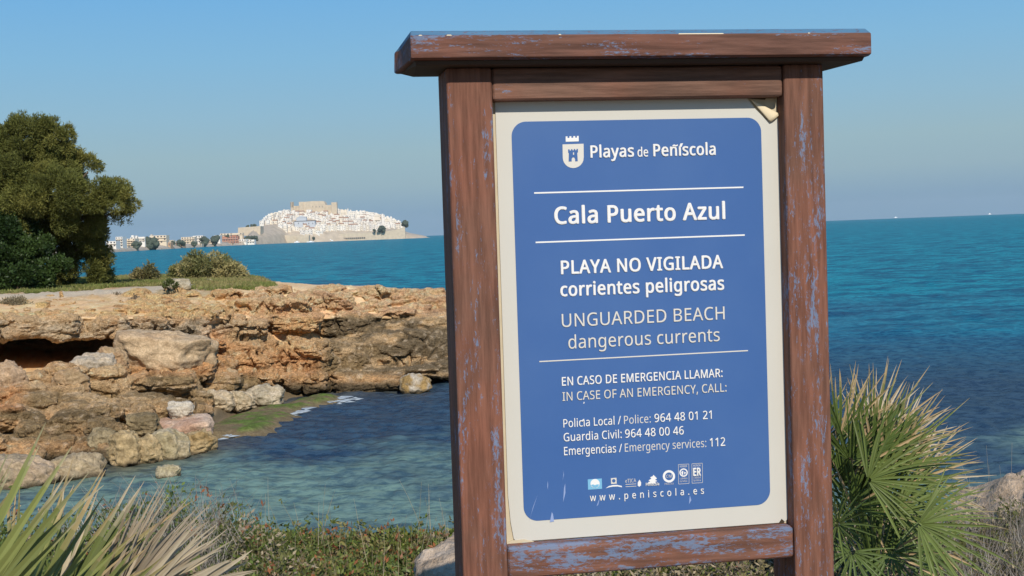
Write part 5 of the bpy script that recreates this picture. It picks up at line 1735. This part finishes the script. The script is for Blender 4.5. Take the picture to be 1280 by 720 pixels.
def fan_leaf(hub, axis, up, length, width, nseg, arc, col, tip, tipf, r, root=None, droop=.12, dry=0.0, cup=.25):
    L_ = Leaves()
    axis = np.asarray(axis, float) / np.linalg.norm(axis)
    up = np.asarray(up, float); up = up - axis * (up @ axis); up /= np.linalg.norm(up)
    side = np.cross(axis, up)
    for k in range(nseg):
        a = R(arc) * ((k + .5) / nseg - .5) * 2 + r.normal() * .035
        d = axis * math.cos(a) + side * math.sin(a) + up * (cup * abs(math.sin(a * .5)) + r.normal() * .05)
        ln = length * (1 - .22 * abs(a) / R(arc)) * r.uniform(.86, 1.08)
        cl_ = np.array(col) * r.uniform(.8, 1.22)
        if r.random() < dry: cl_ = np.array(tip) * r.uniform(.7, 1.1)
        blade_strip(L_, np.asarray(hub) + d * .012, d, up, ln, width * r.uniform(.85, 1.15), droop * r.uniform(.3, 1.8), cl_, np.array(tip) * r.uniform(.75, 1.15), tipf * r.uniform(.5, 1.5), r)
    if root is not None:
        root = np.asarray(root, float); hub = np.asarray(hub, float)
        t = np.linspace(0, 1, 9)[:, None]
        mid = (root + hub) / 2 + np.array([0, 0, .06])
        ln = root * (1 - t) ** 2 + 2 * mid * t * (1 - t) + hub * t ** 2
        s = side * .006; u = up * .004
        pc = np.tile(np.array(col) * .9, (8, 1))
        L_.quads(ln[:-1] - s, ln[:-1] + u, ln[1:] + u, ln[1:] - s, pc)
        L_.quads(ln[:-1] + u, ln[:-1] + s, ln[1:] + s, ln[1:] + u, pc)
    return L_
GRN = (.135, .175, .042); GRN2 = (.085, .125, .027); TAN = (.46, .33, .17); STR = (.52, .43, .29); GRYS = (.42, .36, .27)

def palm(label, root, leaves, D, seed):
    r = np.random.default_rng(seed)
    o = empty('fan_palm', root)
    tag(o, label, 'palm')
    root = np.asarray(root, float)
    mb = MB(); mb.tube([(0, 0, -.15), (0, 0, .08), (.02, 0, .26)], [.09, .085, .05], 9); mb.build('stem', m_bark, o)
    for lf in leaves:
        x, y, dD, ang, ln_px, wd, nseg, arc, tilt, col, tip, tipf, droop, dry = lf
        DD = D + dD
        hub = at(x, y, DD)
        s = DD / FPX
        a = R(ang)
        # direction in the picture plane (right, up) with some tilt towards (-) or away (+)
        ax = np.array([math.cos(a) * math.cos(R(tilt)), math.sin(R(tilt)), math.sin(a) * math.cos(R(tilt))])
        up = np.array([-math.cos(a) * math.sin(R(tilt)), -math.cos(R(tilt)) , .35 - math.sin(a) * math.sin(R(tilt))])
        L_ = fan_leaf(hub, ax, up, ln_px * s, wd, nseg, arc, col, tip, tipf, r, root + np.array([0, 0, .2]), droop, dry)
        L_.build('frond', m_blade, o, root)
    return o
D_R = 5.6
rootR = at(1095, 730, D_R); rootR[2] = float(bank_z(np.array([rootR[0]]), np.array([D_R]))[0])
RL = []
rp_ = np.random.default_rng(17)
# x, y, depth, direction, length px, width, segments, arc, tilt, colour, tip, tip part, droop, dry
RL += [(1047, 655, -.55, 60, 62, .010, 26, 165, -35, GRN, TAN, .0, .05, 0),
       (1148, 655, -.55, -12, 112, .011, 22, 80, -20, GRN, TAN, .06, .10, 0),
       (1085, 600, -.3, 20, 118, .011, 22, 85, -10, GRN, TAN, .18, .10, .0),
       (1062, 575, -.2, 78, 108, .010, 20, 70, -8, GRN2, TAN, .14, .04, 0),
       (1050, 545, .0, 75, 100, .010, 18, 45, 5, GRN2, TAN, .42, .03, .2),
       (1090, 560, .05, 52, 120, .010, 22, 55, 5, GRN, TAN, .32, .05, .12),
       (1110, 585, .0, 38, 118, .010, 22, 55, 0, GRN, TAN, .34, .06, .1),
       (1125, 610, .1, 24, 112, .010, 22, 60, 0, GRN2, TAN, .35, .08, .12),
       (1120, 560, .3, 58, 88, .009, 20, 75, 15, TAN, STR, .5, .05, .6),
       (1090, 545, .35, 70, 92, .009, 20, 60, 15, TAN, STR, .5, .05, .6),
       (1150, 600, .3, 28, 92, .009, 18, 70, 12, GRN2, STR, .45, .10, .3),
       (1065, 690, -.5, 250, 70, .010, 20, 120, -25, GRN2, TAN, .0, .2, 0),
       (1115, 690, -.3, -50, 90, .010, 20, 110, -25, GRN2, TAN, .05, .2, .1),
       (1160, 690, -.2, -30, 80, .010, 18, 100, -20, GRN2, TAN, .1, .25, .15),
       (1030, 600, .1, 110, 95, .010, 20, 100, 5, GRN2, TAN, .2, .05, .1),
       (1070, 630, .1, 45, 95, .010, 20, 120, 0, GRN2, TAN, .1, .1, .1),
       (1120, 640, -.1, 5, 115, .010, 20, 70, -8, GRN, TAN, .22, .12, .05),
       (1020, 560, .25, 85, 105, .010, 18, 50, 10, GRN2, TAN, .3, .04, .2),
       (1100, 650, .2, 30, 125, .010, 18, 80, 5, GRN2, STR, .3, .1, .25)]
for k in range(9):      # the crowded upright sprays at the back of the clump
    a_ = rp_.uniform(25, 85)
    RL.append((rp_.uniform(1045, 1120), rp_.uniform(575, 640), rp_.uniform(-.15, .3), a_, rp_.uniform(95, 125), .012, 16, rp_.uniform(24, 50), rp_.uniform(-8, 8), GRN if k % 2 else GRN2, TAN, rp_.uniform(.12, .35), .06, .08))
for k in range(5):
    RL.append((rp_.uniform(1030, 1150), rp_.uniform(600, 700), rp_.uniform(-.1, .4), rp_.uniform(-30, 120), rp_.uniform(75, 115), .010, 18, rp_.uniform(60, 120), rp_.uniform(-25, 20), GRN2, TAN, rp_.uniform(0, .3), .1, .12))
palm('bushy green fan palm with straw tipped leaves, right of the sign', rootR, RL, D_R, 101)
# dead skirt leaves at its right
D_L = 3.25
rootL = at(70, 900, D_L + .1); rootL[2] = float(bank_z(np.array([rootL[0]]), np.array([D_L + .1]))[0])
GRL = (.215, .235, .07); GRL2 = (.13, .155, .042); STL = (.46, .37, .25); GYL = (.36, .29, .20)
LL = [(-85, 826, -.1, 58, 352, .0200, 13, 21, 0, GRL, STR, .20, .02, 0),
      (-10, 838, .1, 48, 300, .0190, 11, 19, 6, GRL, TAN, .26, .03, .05),
      (-120, 800, .25, 66, 300, .0170, 10, 22, 10, GRL2, TAN, .2, .02, .1),
      (60, 815, -.15, 40, 225, .0165, 9, 22, -10, GRL, TAN, .18, .06, .05),
      (128, 782, .10, 47, 205, .0105, 22, 17, 4, STL, GYL, .4, .07, .85),
      (146, 776, -.05, 40, 190, .0100, 20, 16, -6, GYL, STR, .4, .08, .8),
      (110, 780, .25, 56, 205, .0100, 16, 16, 10, GYL, STL, .3, .06, .7),
      (120, 770, .15, 50, 190, .0090, 12, 26, 8, (.20, .15, .09), GYL, .3, .06, .3),
      (215, 748, -.12, 25, 122, .0120, 10, 13, -10, STL, STR, .3, .10, 1.0),
      (60, 800, .2, 60, 225, .0150, 11, 24, 10, GRL2, STR, .25, .05, .35),
      (20, 820, .3, 72, 250, .018, 10, 24, 12, GRL2, TAN, .2, .03, .1)]
palm('close fan palm with broad green blades and a withered frond, lower left corner', rootL, LL, D_L, 103)

# ------------------------------------------------------------------ haze of the bay
haze_bm = MB()
haze_bm.box(-9500, -9500, -3.0, 9500, 9500, 120.0)
m_haze = bpy.data.materials.new('sea_haze')
m_haze.use_nodes = True
hn = m_haze.node_tree
hn.nodes.clear()
ho = hn.nodes.new('ShaderNodeOutputMaterial')
hv = hn.nodes.new('ShaderNodeVolumePrincipled')
hv.inputs['Color'].default_value = (.80, .88, 1.0, 1)
hv.inputs['Density'].default_value = 0.000028
hv.inputs['Anisotropy'].default_value = 0.0
hn.links.new(hv.outputs[0], ho.inputs['Volume'])
hz = haze_bm.build('haze', m_haze)
tag(hz, 'thin bluish haze over the bay', kind='stuff')
